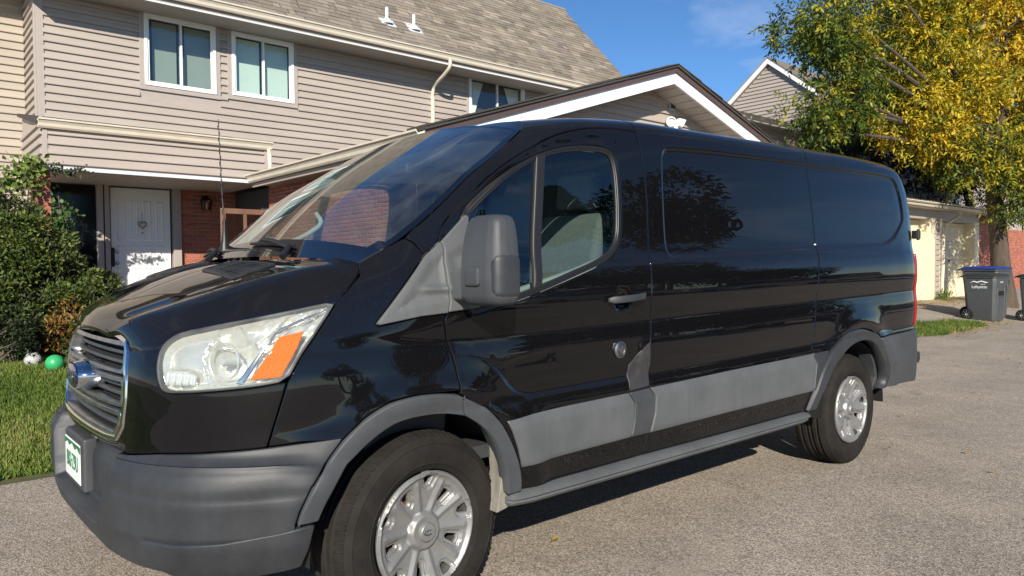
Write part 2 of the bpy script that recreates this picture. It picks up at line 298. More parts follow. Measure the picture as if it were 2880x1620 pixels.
# ---------------------------------------------------------------- ground
def ground_z(x, y):
    x = np.asarray(x, float); y = np.asarray(y, float)
    lawn = .07*np.clip(y-3.2, 0, 5.8)*sstep(5.2, 3.9, x); far = .28*sstep(2.6, 6.2, y)*sstep(9, 17, x)
    return lawn+far
def asphalt():
    m = bpy.data.materials.new('worn asphalt'); m.use_nodes = True; nt = m.node_tree; b = nt.nodes['Principled BSDF']; L = nt.links.new; b.inputs['Roughness'].default_value = .92
    tc = nt.nodes.new('ShaderNodeTexCoord')
    def noise(s, d=6, r=.6): n = nt.nodes.new('ShaderNodeTexNoise'); n.inputs['Scale'].default_value = s; n.inputs['Detail'].default_value = d; n.inputs['Roughness'].default_value = r; L(tc.outputs['Object'], n.inputs['Vector']); return n
    v = nt.nodes.new('ShaderNodeTexVoronoi'); v.inputs['Scale'].default_value = 150; L(tc.outputs['Object'], v.inputs['Vector'])
    bw = nt.nodes.new('ShaderNodeRGBToBW'); L(v.outputs['Color'], bw.inputs[0])
    r = nt.nodes.new('ShaderNodeValToRGB'); e = r.color_ramp.elements; e[0].position = .12; e[0].color = (.13, .110, .090, 1); e[1].position = .9; e[1].color = (.50, .435, .355, 1)
    q = r.color_ramp.elements.new(.5); q.color = (.30, .252, .198, 1); L(bw.outputs[0], r.inputs[0])
    n1 = noise(1.1, 8, .7); r1 = nt.nodes.new('ShaderNodeMapRange'); r1.inputs['From Min'].default_value = .3; r1.inputs['From Max'].default_value = .7; r1.inputs['To Min'].default_value = .78; r1.inputs['To Max'].default_value = 1.22; L(n1.outputs['Fac'], r1.inputs['Value'])
    h = nt.nodes.new('ShaderNodeHueSaturation'); L(r.outputs[0], h.inputs['Color']); L(r1.outputs[0], h.inputs['Value'])
    # dusty pale drifts
    n2 = noise(.7, 7, .75); r2 = nt.nodes.new('ShaderNodeMapRange'); r2.inputs['From Min'].default_value = .58; r2.inputs['From Max'].default_value = .75; r2.inputs['To Max'].default_value = .45; L(n2.outputs['Fac'], r2.inputs['Value'])
    mx = nt.nodes.new('ShaderNodeMix'); mx.data_type = 'RGBA'; L(r2.outputs[0], mx.inputs[0]); L(h.outputs[0], mx.inputs[6]); mx.inputs[7].default_value = (.52, .45, .35, 1); 
    # hairline cracks and dark stains
    vc = nt.nodes.new('ShaderNodeTexVoronoi'); vc.feature = 'DISTANCE_TO_EDGE'; vc.inputs['Scale'].default_value = .22; nd = noise(3.0, 6); va = nt.nodes.new('ShaderNodeVectorMath'); va.operation = 'MULTIPLY_ADD'; L(nd.outputs['Color'], va.inputs[0]); va.inputs[1].default_value = (.55, .55, 0); L(tc.outputs['Object'], va.inputs[2]); L(va.outputs[0], vc.inputs['Vector'])
    rc = nt.nodes.new('ShaderNodeMapRange'); rc.inputs['From Min'].default_value = .0; rc.inputs['From Max'].default_value = .0035; rc.inputs['To Min'].default_value = .85; rc.inputs['To Max'].default_value = 1; L(vc.outputs['Distance'], rc.inputs['Value'])
    ns = noise(1.7, 4, .5); rs = nt.nodes.new('ShaderNodeMapRange'); rs.inputs['From Min'].default_value = .66; rs.inputs['From Max'].default_value = .74; rs.inputs['To Min'].default_value = 1; rs.inputs['To Max'].default_value = .72; L(ns.outputs['Fac'], rs.inputs['Value'])
    mm = nt.nodes.new('ShaderNodeMath'); mm.operation = 'MULTIPLY'; L(rc.outputs[0], mm.inputs[0]); L(rs.outputs[0], mm.inputs[1])
    h2_ = nt.nodes.new('ShaderNodeHueSaturation'); L(mx.outputs[2], h2_.inputs['Color']); L(mm.outputs[0], h2_.inputs['Value']); L(h2_.outputs[0], b.inputs['Base Color'])
    bp = nt.nodes.new('ShaderNodeBump'); bp.inputs['Strength'].default_value = .55; bp.inputs['Distance'].default_value = .006; L(v.outputs['Distance'], bp.inputs['Height']); L(bp.outputs[0], b.inputs['Normal'])
    return m
M_ASPH = asphalt()
def sheet(name, x0, x1, y0, y1, d, m, dz=0., keep=None):
    xs = np.arange(x0, x1+1e-6, d); ys = np.arange(y0, y1+1e-6, d); X, Y_ = np.meshgrid(xs, ys); Z_ = ground_z(X, Y_)+dz; n = len(xs)
    F = [(i*n+j, i*n+j+1, (i+1)*n+j+1, (i+1)*n+j) for i in range(len(ys)-1) for j in range(n-1) if keep is None or keep(xs[j]+d/2, ys[i]+d/2)]
    return mesh(name, np.stack([X.ravel(), Y_.ravel(), Z_.ravel()], 1), F, m, None, True)
tag(sheet('asphalt_drive', -60, 80, -60, 60, .5, M_ASPH), kind='structure')
# ---------------------------------------------------------------- van
YC = 1.03
def car_paint(name, col, dust=.14):
    m = bpy.data.materials.new(name); m.use_nodes = True; nt = m.node_tree; b = nt.nodes['Principled BSDF']; L = nt.links.new
    b.inputs['Roughness'].default_value = .3; b.inputs['Specular IOR Level'].default_value = .0; b.inputs['Coat Weight'].default_value = 1; b.inputs['Coat Roughness'].default_value = .012; b.inputs['Coat IOR'].default_value = 1.46
    tc = nt.nodes.new('ShaderNodeTexCoord'); geo = nt.nodes.new('ShaderNodeNewGeometry'); sx = nt.nodes.new('ShaderNodeSeparateXYZ'); L(geo.outputs['Normal'], sx.inputs[0])
    up = nt.nodes.new('ShaderNodeMapRange'); up.inputs['From Min'].default_value = .1; up.inputs['From Max'].default_value = .95; up.inputs['To Min'].default_value = .05; L(sx.outputs['Z'], up.inputs['Value'])
    # fine dust film: heavier on faces that look up, broken by noise
    n = nt.nodes.new('ShaderNodeTexNoise'); n.inputs['Scale'].default_value = 3.5; n.inputs['Detail'].default_value = 9; n.inputs['Roughness'].default_value = .7; L(tc.outputs['Object'], n.inputs['Vector'])
    mu = nt.nodes.new('ShaderNodeMath'); mu.operation = 'MULTIPLY'; L(up.outputs[0], mu.inputs[0]); L(n.outputs['Fac'], mu.inputs[1])
    # dried droplets and grit
    v = nt.nodes.new('ShaderNodeTexVoronoi'); v.inputs['Scale'].default_value = 95; L(tc.outputs['Object'], v.inputs['Vector'])
    lt = nt.nodes.new('ShaderNodeMapRange'); lt.inputs['From Min'].default_value = .10; lt.inputs['From Max'].default_value = .16; lt.inputs['To Min'].default_value = 1; lt.inputs['To Max'].default_value = 0; L(v.outputs['Distance'], lt.inputs['Value'])
    n3 = nt.nodes.new('ShaderNodeTexNoise'); n3.inputs['Scale'].default_value = 2.2; n3.inputs['Detail'].default_value = 3; L(tc.outputs['Object'], n3.inputs['Vector'])
    g3 = nt.nodes.new('ShaderNodeMapRange'); g3.inputs['From Min'].default_value = .52; g3.inputs['From Max'].default_value = .72; L(n3.outputs['Fac'], g3.inputs['Value'])
    m3 = nt.nodes.new('ShaderNodeMath'); m3.operation = 'MULTIPLY'; L(lt.outputs[0], m3.inputs[0]); L(g3.outputs[0], m3.inputs[1])
    m4 = nt.nodes.new('ShaderNodeMath'); m4.operation = 'MULTIPLY'; L(m3.outputs[0], m4.inputs[0]); m4.inputs[1].default_value = .35
    ad = nt.nodes.new('ShaderNodeMath'); ad.operation = 'MULTIPLY_ADD'; L(mu.outputs[0], ad.inputs[0]); ad.inputs[1].default_value = dust; L(m4.outputs[0], ad.inputs[2])
    mx = nt.nodes.new('ShaderNodeMix'); mx.data_type = 'RGBA'; mx.inputs[6].default_value = (*col, 1); mx.inputs[7].default_value = (.32, .28, .23, 1)
    sc = nt.nodes.new('ShaderNodeMath'); sc.operation = 'MULTIPLY'; L(ad.outputs[0], sc.inputs[0]); sc.inputs[1].default_value = .30
    L(sc.outputs[0], mx.inputs[0]); L(mx.outputs[2], b.inputs['Base Color'])
    cr = nt.nodes.new('ShaderNodeMath'); cr.operation = 'MULTIPLY_ADD'; L(ad.outputs[0], cr.inputs[0]); cr.inputs[1].default_value = .06; cr.inputs[2].default_value = .003; L(cr.outputs[0], b.inputs['Coat Roughness'])
    # faint panel waviness so reflections bend as on pressed steel
    n2 = nt.nodes.new('ShaderNodeTexNoise'); n2.inputs['Scale'].default_value = 2.4; n2.inputs['Detail'].default_value = 2; L(tc.outputs['Object'], n2.inputs['Vector'])
    bp = nt.nodes.new('ShaderNodeBump'); bp.inputs['Strength'].default_value = .07; bp.inputs['Distance'].default_value = .012; L(n2.outputs['Fac'], bp.inputs['Height']); L(bp.outputs[0], b.inputs['Coat Normal'])
    return m
M_PAINT = car_paint('black car paint', (.0035, .0036, .0045))
def worn_plastic(name, c1, c2, rough=.55):
    m = mat(name, c1, rough, col2=c2, scale=3.0, bump=.12, bscale=420); nt = m.node_tree; b = nt.nodes['Principled BSDF']
    r = b.inputs['Base Color'].links[0].from_node; tc = [n for n in nt.nodes if n.type == 'TEX_COORD'][0]
    mp = nt.nodes.new('ShaderNodeMapping'); mp.inputs['Scale'].default_value = (14, 14, 1.1); nt.links.new(tc.outputs['Object'], mp.inputs[0])
    n = nt.nodes.new('ShaderNodeTexNoise'); n.inputs['Scale'].default_value = 3; n.inputs['Detail'].default_value = 5; nt.links.new(mp.outputs[0], n.inputs['Vector'])
    mr = nt.nodes.new('ShaderNodeMapRange'); mr.inputs['To Min'].default_value = .86; mr.inputs['To Max'].default_value = 1.14; nt.links.new(n.outputs['Fac'], mr.inputs['Value'])
    h = nt.nodes.new('ShaderNodeHueSaturation'); nt.links.new(r.outputs[0], h.inputs['Color']); nt.links.new(mr.outputs[0], h.inputs['Value']); nt.links.new(h.outputs[0], b.inputs['Base Color'])
    return m
M_PLAS = worn_plastic('weathered bumper plastic', (.016, .018, .0215), (.037, .040, .045), .5)
M_PLAS3 = worn_plastic('weathered grey plastic', (.034, .0375, .043), (.058, .062, .068), .55)
M_PLAS2 = worn_plastic('faded moulding plastic', (.068, .074, .078), (.092, .098, .101), .6)
M_PLASD = worn_plastic('dark grey plastic', (.035, .038, .042), (.055, .058, .064))
M_BLACK = mat('black trim', (.012, .012, .013), .45, bump=.05, bscale=300)
M_RUB = mat('window rubber', (.008, .008, .009), .45)
M_SEALG = mat('grey window channel', (.014, .014, .013), .4)
M_DARK = mat('dark void', (.006, .006, .006), .9)
M_CHROME = mat('chrome', (.62, .63, .65), .08, 1, var=.06, scale=30)
M_CHROMED = mat('dulled chrome', (.36, .36, .36), .34, 1, var=.35, scale=16, bump=.1, bscale=200)
M_GLASS = glass('windshield glass', (.72, .82, .77), .15)
M_GLASS2 = glass('tinted side glass', (.60, .70, .67), .08)
M_LENS = glass('headlamp lens', (.90, .92, .90), .06, 1.0, .02)
def add_haze(m, amt, col):
    nt = m.node_tree; o = [n for n in nt.nodes if n.type == 'OUTPUT_MATERIAL'][0]; src = o.inputs[0].links[0].from_socket; d = nt.nodes.new('ShaderNodeBsdfDiffuse'); d.inputs[0].default_value = (*col, 1); t = nt.nodes.new('ShaderNodeBsdfTranslucent'); t.inputs[0].default_value = (*col, 1)
    a = nt.nodes.new('ShaderNodeMixShader'); nt.links.new(d.outputs[0], a.inputs[1]); nt.links.new(t.outputs[0], a.inputs[2]); x = nt.nodes.new('ShaderNodeMixShader'); x.inputs[0].default_value = amt
    n = nt.nodes.new('ShaderNodeTexNoise'); n.inputs['Scale'].default_value = 9; tc = nt.nodes.new('ShaderNodeTexCoord'); nt.links.new(tc.outputs['Object'], n.inputs['Vector']); r = nt.nodes.new('ShaderNodeMapRange'); r.inputs['From Min'].default_value = .3; r.inputs['From Max'].default_value = .75; r.inputs['To Min'].default_value = amt*.3; r.inputs['To Max'].default_value = amt*1.7; nt.links.new(n.outputs['Fac'], r.inputs['Value']); nt.links.new(r.outputs[0], x.inputs[0])
    nt.links.new(src, x.inputs[1]); nt.links.new(a.outputs[0], x.inputs[2]); nt.links.new(x.outputs[0], o.inputs[0])
add_haze(M_LENS, .13, (.72, .72, .66)); add_haze(M_GLASS, .06, (.46, .47, .46))
M_TYRE = mat('tyre rubber', (.010, .009, .008), .85, col2=(.024, .021, .018), scale=7, bump=.15, bscale=150, spec=.2)
M_CAP = mat('silver wheel cover', (.23, .23, .226), .45, .45, var=.14, scale=14, bump=.05, bscale=300)
M_TRIM = mat('pale grey trim', (.42, .44, .43), .6, var=.05)
M_TRIMD = mat('charcoal interior', (.035, .037, .04), .6, var=.1)
M_AMBER = mat('amber reflector', (.60, .125, .002), .22, bump=.6, bscale=260, coat=.6)
M_RED = mat('red lamp lens', (.26, .005, .006), .15, coat=.8)
M_RUST = mat('rusty steel', (.16, .07, .035), .8, col2=(.09, .05, .035), scale=20)
M_DIRT = mat('muddy liner', (.30, .28, .23), .9, col2=(.14, .13, .11), scale=14, stretch=(1, 1, .4))
M_PLATE = mat('plate white', (.75, .77, .76), .4); M_PLATEG = mat('plate green', (.03, .16, .07), .4)
M_BLUE = mat('oval blue', (.005, .012, .045), .15, coat=1)
M_WHITE = mat('white enamel', (.8, .8, .8), .3)

van = empty('cargo_van', (2.8, YC, 0))
tag(van, 'black cargo van with grey lower mouldings parked on the asphalt drive', 'van')

def resample(P, d):
    P = [tuple(p) for p in P]; out = []
    for a, b in zip(P, P[1:]+P[:1]):
        L = math.hypot(b[0]-a[0], b[1]-a[1])
        if L < 1e-6: continue
        n = max(1, int(round(L/d)))
        out += [(a[0]+(b[0]-a[0])*k/n, a[1]+(b[1]-a[1])*k/n) for k in range(n)]
    return out
def area(P):
    return .5*sum(a[0]*b[1]-b[0]*a[1] for a, b in zip(P, P[1:]+P[:1]))
def smooth_poly(P, n=4, closed=True):
    """rounds a coarse outline (Chaikin)"""
    for _ in range(n):
        Q = []
        for i in range(len(P) if closed else len(P)-1):
            a, b = P[i], P[(i+1) % len(P)]
            Q += [(.75*a[0]+.25*b[0], .75*a[1]+.25*b[1]), (.25*a[0]+.75*b[0], .25*a[1]+.75*b[1])]
        P = Q if closed else [P[0]]+Q+[P[-1]]
    return P
def offset(P, d):
    """moves a counter-clockwise outline inwards by d"""
    n = len(P); out = []
    for i in range(n):
        a, b, c = P[i-1], P[i], P[(i+1) % n]
        e1 = Vector((b[0]-a[0], b[1]-a[1])); e2 = Vector((c[0]-b[0], c[1]-b[1]))
        if e1.length < 1e-9: e1 = e2
        if e2.length < 1e-9: e2 = e1
        n1 = Vector((-e1.y, e1.x)).normalized(); n2 = Vector((-e2.y, e2.x)).normalized(); m = n1+n2
        m = m/max(.35, m.dot(n1)*1.0) if m.length > 1e-6 else n1
        if m.length > 2: m = m.normalized()*2
        out.append((b[0]+m.x*d, b[1]+m.y*d))
    return out
def ccw(P):
    P = list(P); return P if area(P) > 0 else P[::-1]
def panel(name, poly, m, parent=van, holes=(), off=0., thick=.014, gap=.0034, sp=.024, edge=.004, surf=None, mirror=True, lines=(), label=None, recess=None):
    """a pressed panel: outline and holes on the body surface, rounded edge and returned rim"""
    surf = surf or (body, bodyn)
    loops = [resample(offset(ccw(poly), gap), sp*.7)]+[resample(offset(ccw(h), -gap), sp*.7) for h in holes]
    O = np.array(loops[0]); H = [np.array(h) for h in loops[1:]]
    inner = [offset(loops[0], edge)]+[offset(h, -edge) for h in loops[1:]]
    if surf[0] is body:      # halves meet on the centre line without a slit
        snap = lambda lp: [(UF if u < UF+.012 else UR if u > UR-.012 else u, VTOP if v > VTOP-.014 else v) for u, v in lp]
        loops = [snap(l) for l in loops]; inner = [snap(l) for l in inner]; O = np.array(loops[0])
    x0, y0 = O.min(0); x1, y1 = O.max(0)
    gx, gy = np.meshgrid(np.arange(x0+sp/2, x1, sp), np.arange(y0+sp/2, y1, sp)); gx = gx+(np.arange(gx.shape[0])[:,None] % 2)*sp*.5
    gx, gy = gx.ravel(), gy.ravel()
    ok = inpoly(gx, gy, inner[0])
    for h in inner[1:]: ok &= ~inpoly(gx, gy, h)
    for lp in inner: ok &= polydist(gx, gy, lp, True)[0] > sp*.4
    for ln in lines: ok &= polydist(gx, gy, ln)[0] > sp*.5
    pts = [Vector(q) for lp in inner for q in lp]; edges = []; k = 0
    for lp in inner: edges += [(k+i, k+(i+1) % len(lp)) for i in range(len(lp))]; k += len(lp)
    for ln in lines:
        q = np.array([(a[0]+(b[0]-a[0])*t, a[1]+(b[1]-a[1])*t) for a, b in zip(ln, list(ln)[1:]) for t in np.linspace(0, 1, max(2, int(math.dist(a, b)/(sp*.6))))[:-1]])
        q = q[inpoly(q[:,0], q[:,1], inner[0]) & (polydist(q[:,0], q[:,1], inner[0], True)[0] > sp*.3)]
        pts += [Vector(p) for p in q]; k += len(q)
    pts += [Vector(q) for q in zip(gx[ok], gy[ok])]
    vo, eo, fo, ov, oe, of = delaunay_2d_cdt(pts, edges, [], 0, 1e-6)
    UV = np.array([tuple(p) for p in vo]); C = np.array([UV[list(f)].mean(0) for f in fo])
    keep = inpoly(C[:,0], C[:,1], inner[0])
    for h in inner[1:]: keep &= ~inpoly(C[:,0], C[:,1], h)
    F = []
    for f, kp in zip(fo, keep):
        if kp:
            a, b, c = (UV[i] for i in f[:3])
            F.append(tuple(f) if (b[0]-a[0])*(c[1]-a[1])-(b[1]-a[1])*(c[0]-a[0]) > 0 else tuple(f)[::-1])
    N = surf[1](UV[:,0], UV[:,1]); P = surf[0](UV[:,0], UV[:,1])+N*off
    if recess is not None:
        full = lambda u, v: surf[0](u, v)-surf[1](u, v)*recess(u, v)[:,None]
        P = P-N*recess(UV[:,0], UV[:,1])[:,None]; e_ = 1.5e-3; u_, v_ = UV[:,0], UV[:,1]
        N2 = np.cross(full(u_+e_, v_)-full(u_-e_, v_), full(u_, v_+e_)-full(u_, v_-e_)); l_ = np.linalg.norm(N2, axis=1); N = np.where((l_ > 1e-10)[:,None], N2/np.maximum(l_, 1e-10)[:,None], N)
    V = list(P); NN = list(N)
    rev = {}
    for i, lst in enumerate(ov):
        for q in lst: rev[q] = i
    k = 0
    for lp, ip in zip(loops, inner):
        n = len(lp); A = np.array(lp); B = np.array(ip); i0 = [rev.get(k+i) for i in range(n)]; k += n
        na = surf[1](A[:,0], A[:,1]); pa = surf[0](A[:,0], A[:,1]); pb = surf[0](B[:,0], B[:,1]); lat = pa-pb; lat /= np.maximum(np.linalg.norm(lat, axis=1), 1e-9)[:,None]
        if recess is not None: pa = pa-na*recess(A[:,0], A[:,1])[:,None]
        base = len(V); mid = na+lat; mid /= np.linalg.norm(mid, axis=1)[:,None]
        V += list(pa+na*(off-edge*.5)); NN += list(mid); V += list(pa+na*(off-thick)); NN += list(lat)
        for i in range(n):
            j = (i+1) % n
            if i0[i] is None or i0[j] is None: continue
            if surf[0] is body and ((A[i,0] < UF+.006 and A[j,0] < UF+.006) or (A[i,0] > UR-.006 and A[j,0] > UR-.006) or (A[i,1] > VTOP-.01 and A[j,1] > VTOP-.01)): continue
            F += [(i0[i], base+i, base+j, i0[j]), (base+i, base+n+i, base+n+j, base+j)]
    # orientation of the rim follows each loop's own direction
    V = np.array(V); NN = np.array(NN); F2 = []
    for f in F:
        fn = np.cross(V[f[1]]-V[f[0]], V[f[2]]-V[f[0]])
        F2.append(f if fn@NN[list(f)].mean(0) >= 0 else f[::-1])
    used = np.unique(np.concatenate([np.array(f) for f in F2])); mp_ = np.full(len(V), -1); mp_[used] = np.arange(len(used)); V = V[used]; NN = NN[used]; F2 = [tuple(mp_[list(f)]) for f in F2]
    o = mesh(name, V, F2, m, parent, True, NN)
    if label: o['label'] = label
    if mirror:
        Vm = V*np.array([1, -1, 1])+np.array([0, 2*YC, 0]); o2 = mesh(name, Vm, [f[::-1] for f in F2], m, parent, True, NN*np.array([1, -1, 1]))
    return o
def mirrored(o, name=None, parent=None):
    me = o.data; V = np.empty(len(me.vertices)*3); me.vertices.foreach_get('co', V); V = V.reshape(-1, 3)*np.array([1, -1, 1])+np.array([0, 2*YC, 0])
    r = mesh(name or o.name.split('.')[0], V, [tuple(q.vertices)[::-1] for q in me.polygons], None, parent or o.parent, me.polygons[0].use_smooth)
    for q in me.materials: r.data.materials.append(q)
    for md in o.modifiers:
        if md.type == 'BEVEL': b = r.modifiers.new('bevel', 'BEVEL'); b.width = md.width; b.segments = md.segments; b.limit_method = 'ANGLE'; b.angle_limit = md.angle_limit
    return r
# --- surface features
RECESS.append((smooth_poly(ccw(T['recess']), 2), .010, .018))
low = smooth_poly(T['swoop'], 2, False)
RECESS.append((ccw(low+[(2.16,.785),(2.175,.965),(1.62,.975),(1.42,.955),(1.36,.94)]), .009, .022))
RECESS.append((ccw([(-.9,.70),(-.12,.702),(-.156,.646),(-.191,.575),(-.23,.498),(-.257,.44),(-.9,.44)]), .072, .026))   # bumper centre set back between its corner lobes
RECESS.append((ccw([(2.04+.055*math.cos(t), 1.143+.05*math.sin(t)) for t in np.linspace(0, 6.2, 20)]), .022, .03))      # cup behind the door handle
GROOVES.append((T['groove_top'], .008, .012))
GROOVES.append(([(0.15,.60),(.40,.615),(.62,.62)], -.006, .05))
GROOVES.append((T['rbumpline'], .006, .008))
# --- painted panels
hl = T['hl']; shutB = T['shutB']; flFo, flFi = T['flF_out'], T['flF_in']; flRo, flRi = T['flR_out'], T['flR_in']
sm = lambda P: smooth_poly(P, 2, False)
REC = RECESS[0][0]+RECESS[0][0][:1]; RECL = [offset(ccw(RECESS[0][0]), q)+offset(ccw(RECESS[0][0]), q)[:1] for q in (-.005, 0, .005, .010, .015, .020)]
doorF = T['doorF']; doorT = smooth_poly(T['doorTop'], 2, False); doorR = [p for i, p in enumerate(T['doorR']) if i != 8]
ws = [(.826,1.321),(.902,1.36),(1.001,1.41),(1.161,1.545),(1.338,1.706),(1.483,1.846),(1.606,1.93)]
ws = smooth_poly(ws, 2, False)
i_ps = min(range(len(ws)), key=lambda i: abs(ws[i][0]-1.001))
fender = [(.723,1.196)]+shutB+ws[1:i_ps]+[(1.001,1.409),(1.03,1.392),(1.055,1.347),(.846,1.116),(.857,1.108),(1.006,1.135),(1.113,1.143)]+doorF[8:13]+flFo[8::-1][:-4]+T['paintlow'][::-1][1:3]+[(.467,.742),(.507,.863),(.535,.948),(.582,1.021),(.618,1.064),(.689,1.153)]
fender = [p for i, p in enumerate(fender) if i == 0 or math.hypot(p[0]-fender[i-1][0], p[1]-fender[i-1][1]) > .003]
panel('front_fender', fender, M_PAINT)
gr = T['grille']; grt = [(-.215,1.07),(-.314,1.086),(-.5,1.094)]
fascia = [(-.162,1.035),(.023,1.051)]+[(.041,1.05),(.037,1.014),(.048,.972),(.066,.936),(.09,.916),(.137,.913),(.29,.923),(.426,.934),(.535,.948)]+[(.507,.863),(.467,.742)]+[(.292,.732),(.059,.717),(-.148,.691),(-.30,.695),(-.5,.70),(UF,.70),(UF,.722),(-.45,.722),(-.25,.722),(-.193,.725),(-.143,.782),(-.129,.87),(-.132,.948)]
panel('front_fascia', fascia, M_PAINT, gap=.002)
door_poly = [(1.12,1.394)]+doorT[1:-1]+[(2.262,1.914)]+doorR[1:]+[(1.785,.423),(1.441,.425)]+flFo[:9:-1][:-1]+[(1.148,.847)]+doorF[12:7:-1]+doorF[7:0:-1]
glass_poly = smooth_poly(ccw(T['glass']), 2)
seal_poly = offset(glass_poly, -.020)
LOWR = RECESS[1][0]; door = panel('front_door', door_poly, M_PAINT, holes=[seal_poly], lines=[offset(LOWR, q)+offset(LOWR, q)[:1] for q in (-.004, .002, .008, .014, .022)])
sidep = [(2.272,2.06),(2.268,1.92)]+doorR[1:]+[(2.808,.425),(3.648,.425)]+[(3.70,.50),(3.74,.60),(3.745,.72)]+[(3.725,.77),(3.768,.987),(3.78,1.063),(3.798,1.216),(3.826,1.33),(3.838,1.41),(3.838,1.863),(3.858,1.965),(3.865,2.06)]
panel('side_panel', sidep, M_PAINT, lines=RECL+[[(2.24,1.04),(3.78,1.04)],[(2.23,.80),(3.74,.80)]])
quart = [(3.865,2.06),(3.858,1.965),(3.838,1.863),(3.838,1.41),(3.826,1.33),(3.798,1.216),(3.78,1.063),(3.768,.987),(3.725,.77),(3.745,.72),(3.74,.60),(3.70,.50),(3.66,.434)]+flRo[1:10]+[(4.60,.765),(5.0,.767),(5.30,.77),(5.46,.78),(5.46,1.95),(5.40,2.0),(5.30,2.03),(5.2,2.06)]
panel('rear_quarter', quart, M_PAINT, lines=RECL)
frame = [(1.001,1.409),(1.03,1.392),(1.055,1.347),(1.12,1.394)]+doorT[1:-1]+[(2.262,1.914),(2.268,1.922),(2.272,2.06),(1.72,2.06)]+ws[:i_ps:-1]
panel('pillar_frame', frame, M_PAINT)
hdr = [(1.606,1.935),(1.65,2.0),(1.72,2.06)]
roofp = [(1.72,2.06),(5.2,2.06),(5.3,2.03),(5.40,2.0),(5.46,1.95),(5.49,2.02),(5.42,2.2),(5.4,VTOP),(1.70,VTOP),(1.70,2.5)]
panel('roof_skin', [(1.72,2.06),(3.865,2.06),(5.2,2.06),(5.25,2.2),(5.28,2.5),(5.28,VTOP),(1.68,VTOP),(1.66,2.6),(1.64,2.3)], M_PAINT, gap=-.002, sp=.05)
panel('rear_door', [(5.465,.79),(UR,.79),(UR,1.93),(5.465,1.93)], M_PAINT, sp=.05)
# --- unpainted plastics
bump = [(UF,.70),(-.30,.695),(-.148,.691)]+T['paintlow'][1:]+[(.70,.742),(.642,.674),(.592,.611),(.559,.542),(.546,.5),(.55,.36),(.40,.338),(.184,.335),(0,.34),(-.2,.35),(-.296,.37),(-.45,.385),(UF,.39)]
panel('front_bumper', bump, M_PLAS, thick=.03, sp=.014, recess=lambda u, v: -np.interp(v, [.34,.44,.47,.575,.60,.655,.668,.676,.72,.75], [0,0,.010,.012,.006,.026,.034,.032,.006,0])*sstep(-.20, -.08, u)*sstep(.68, .48, u), lines=[[(-.9,.44),(-.257,.44),(-.23,.498),(-.191,.575),(-.156,.646),(-.12,.702)]]+[[(-.12,q),(.62,q)] for q in (.575,.60,.664,.668,.676,.684,.72)])
sp_ = [(.06,.455),(.12,.452),(.182,.45),(.338,.46),(.48,.478),(.553,.491),(.601,.493),(.583,.417),(.561,.361),(.40,.335),(.184,.333),(.10,.36),(.055,.44)]
panel('bumper_valance', sp_, M_PLAS, off=.014, thick=.03)
panel('front_arch_flare', sm(flFo[:10])+sm(flFi[:9])[::-1], M_PLAS3, off=.020, thick=.06, sp=.02)
panel('front_arch_flare', sm(flFo[9:])+sm(flFi[8:])[::-1], M_PLAS3, off=.020, thick=.06, sp=.02)
panel('rear_arch_flare', sm(flRo)+sm(flRi)[::-1], M_PLAS, off=.022, thick=.06, sp=.02)
mt, mb = T['mouldtop'], T['mouldbot']; mc = T['mouldcut']
def mould(P, m): panel('side_moulding', P, m, off=.014, thick=.016, gap=.004, edge=.005, sp=.018, recess=lambda u, v: .012*np.clip((v-.685)/.05, 0, 1)+.005*np.clip((.545-v)/.02, 0, 1))
mould([(1.352,.722),(1.678,.730),(2.078,.732),(2.107,.68),(2.104,.607),(2.084,.528),(1.736,.522),(1.435,.518),(1.41,.60),(1.38,.67)], M_PLAS2)
mould([(2.078,.732),(2.221,.736),(2.254,.691),(2.248,.615),(2.216,.527),(2.084,.528),(2.104,.607),(2.107,.68)], M_PLASD)
mould([(2.221,.736),(2.865,.744),(3.734,.746),(3.755,.69),(3.72,.536),(2.866,.533),(2.216,.527),(2.248,.615),(2.254,.691)], M_PLAS2)
mould([(3.734,.746),(3.925,.748),(3.855,.688),(3.80,.627),(3.747,.545),(3.72,.536),(3.755,.69)], M_PLAS)
panel('rear_bumper', [(4.60,.762),(5.0,.764),(5.30,.767),(UR,.775),(UR,.42),(5.35,.43),(5.087,.446),(4.784,.451),(4.71,.452),(4.735,.51),(4.72,.59),(4.665,.68)], M_PLASD, off=.012, thick=.05, lines=[T['rbumpline']])
panel('tail_lamp', [(5.275,.79),(5.37,.79),(5.37,1.30),(5.285,1.30)], M_RED, off=.012)
panel('repair_patch', T['patch'], mat('grey tape', (.030, .030, .031), .55, var=.2, scale=25), off=.003, gap=.001, mirror=False, label='grey taped patch on the rear edge of the driver door')
# rocker step swept along the sill
sec = [(.10,.435),(.02,.428),(-.012,.422),(-.026,.412),(-.026,.40),(-.008,.392),(-.012,.382),(-.004,.370),(.03,.358),(.10,.352)]
def rocker():
    V = []; xs = [1.385,1.40,1.44,1.5,2.2,3.0,3.6,3.66,3.68]; sc = [.45,.8,.92,1,1,1,1,.9,.6]
    for x, s in zip(xs, sc):
        for y, z in sec: V.append((x, .05+(y-.05)*s, .395+(z-.395)*s+.003*(x-2.3)))
    n = len(sec); F = [(i*n+k, (i+1)*n+k, (i+1)*n+k+1, i*n+k+1) for i in range(len(xs)-1) for k in range(n-1)]+[tuple(range(n)), tuple(range((len(xs)-1)*n, len(xs)*n))[::-1]]
    o = MB().add(V, F).build('rocker_step', M_PLAS2, van, smooth=True); mirrored(o)
rocker()
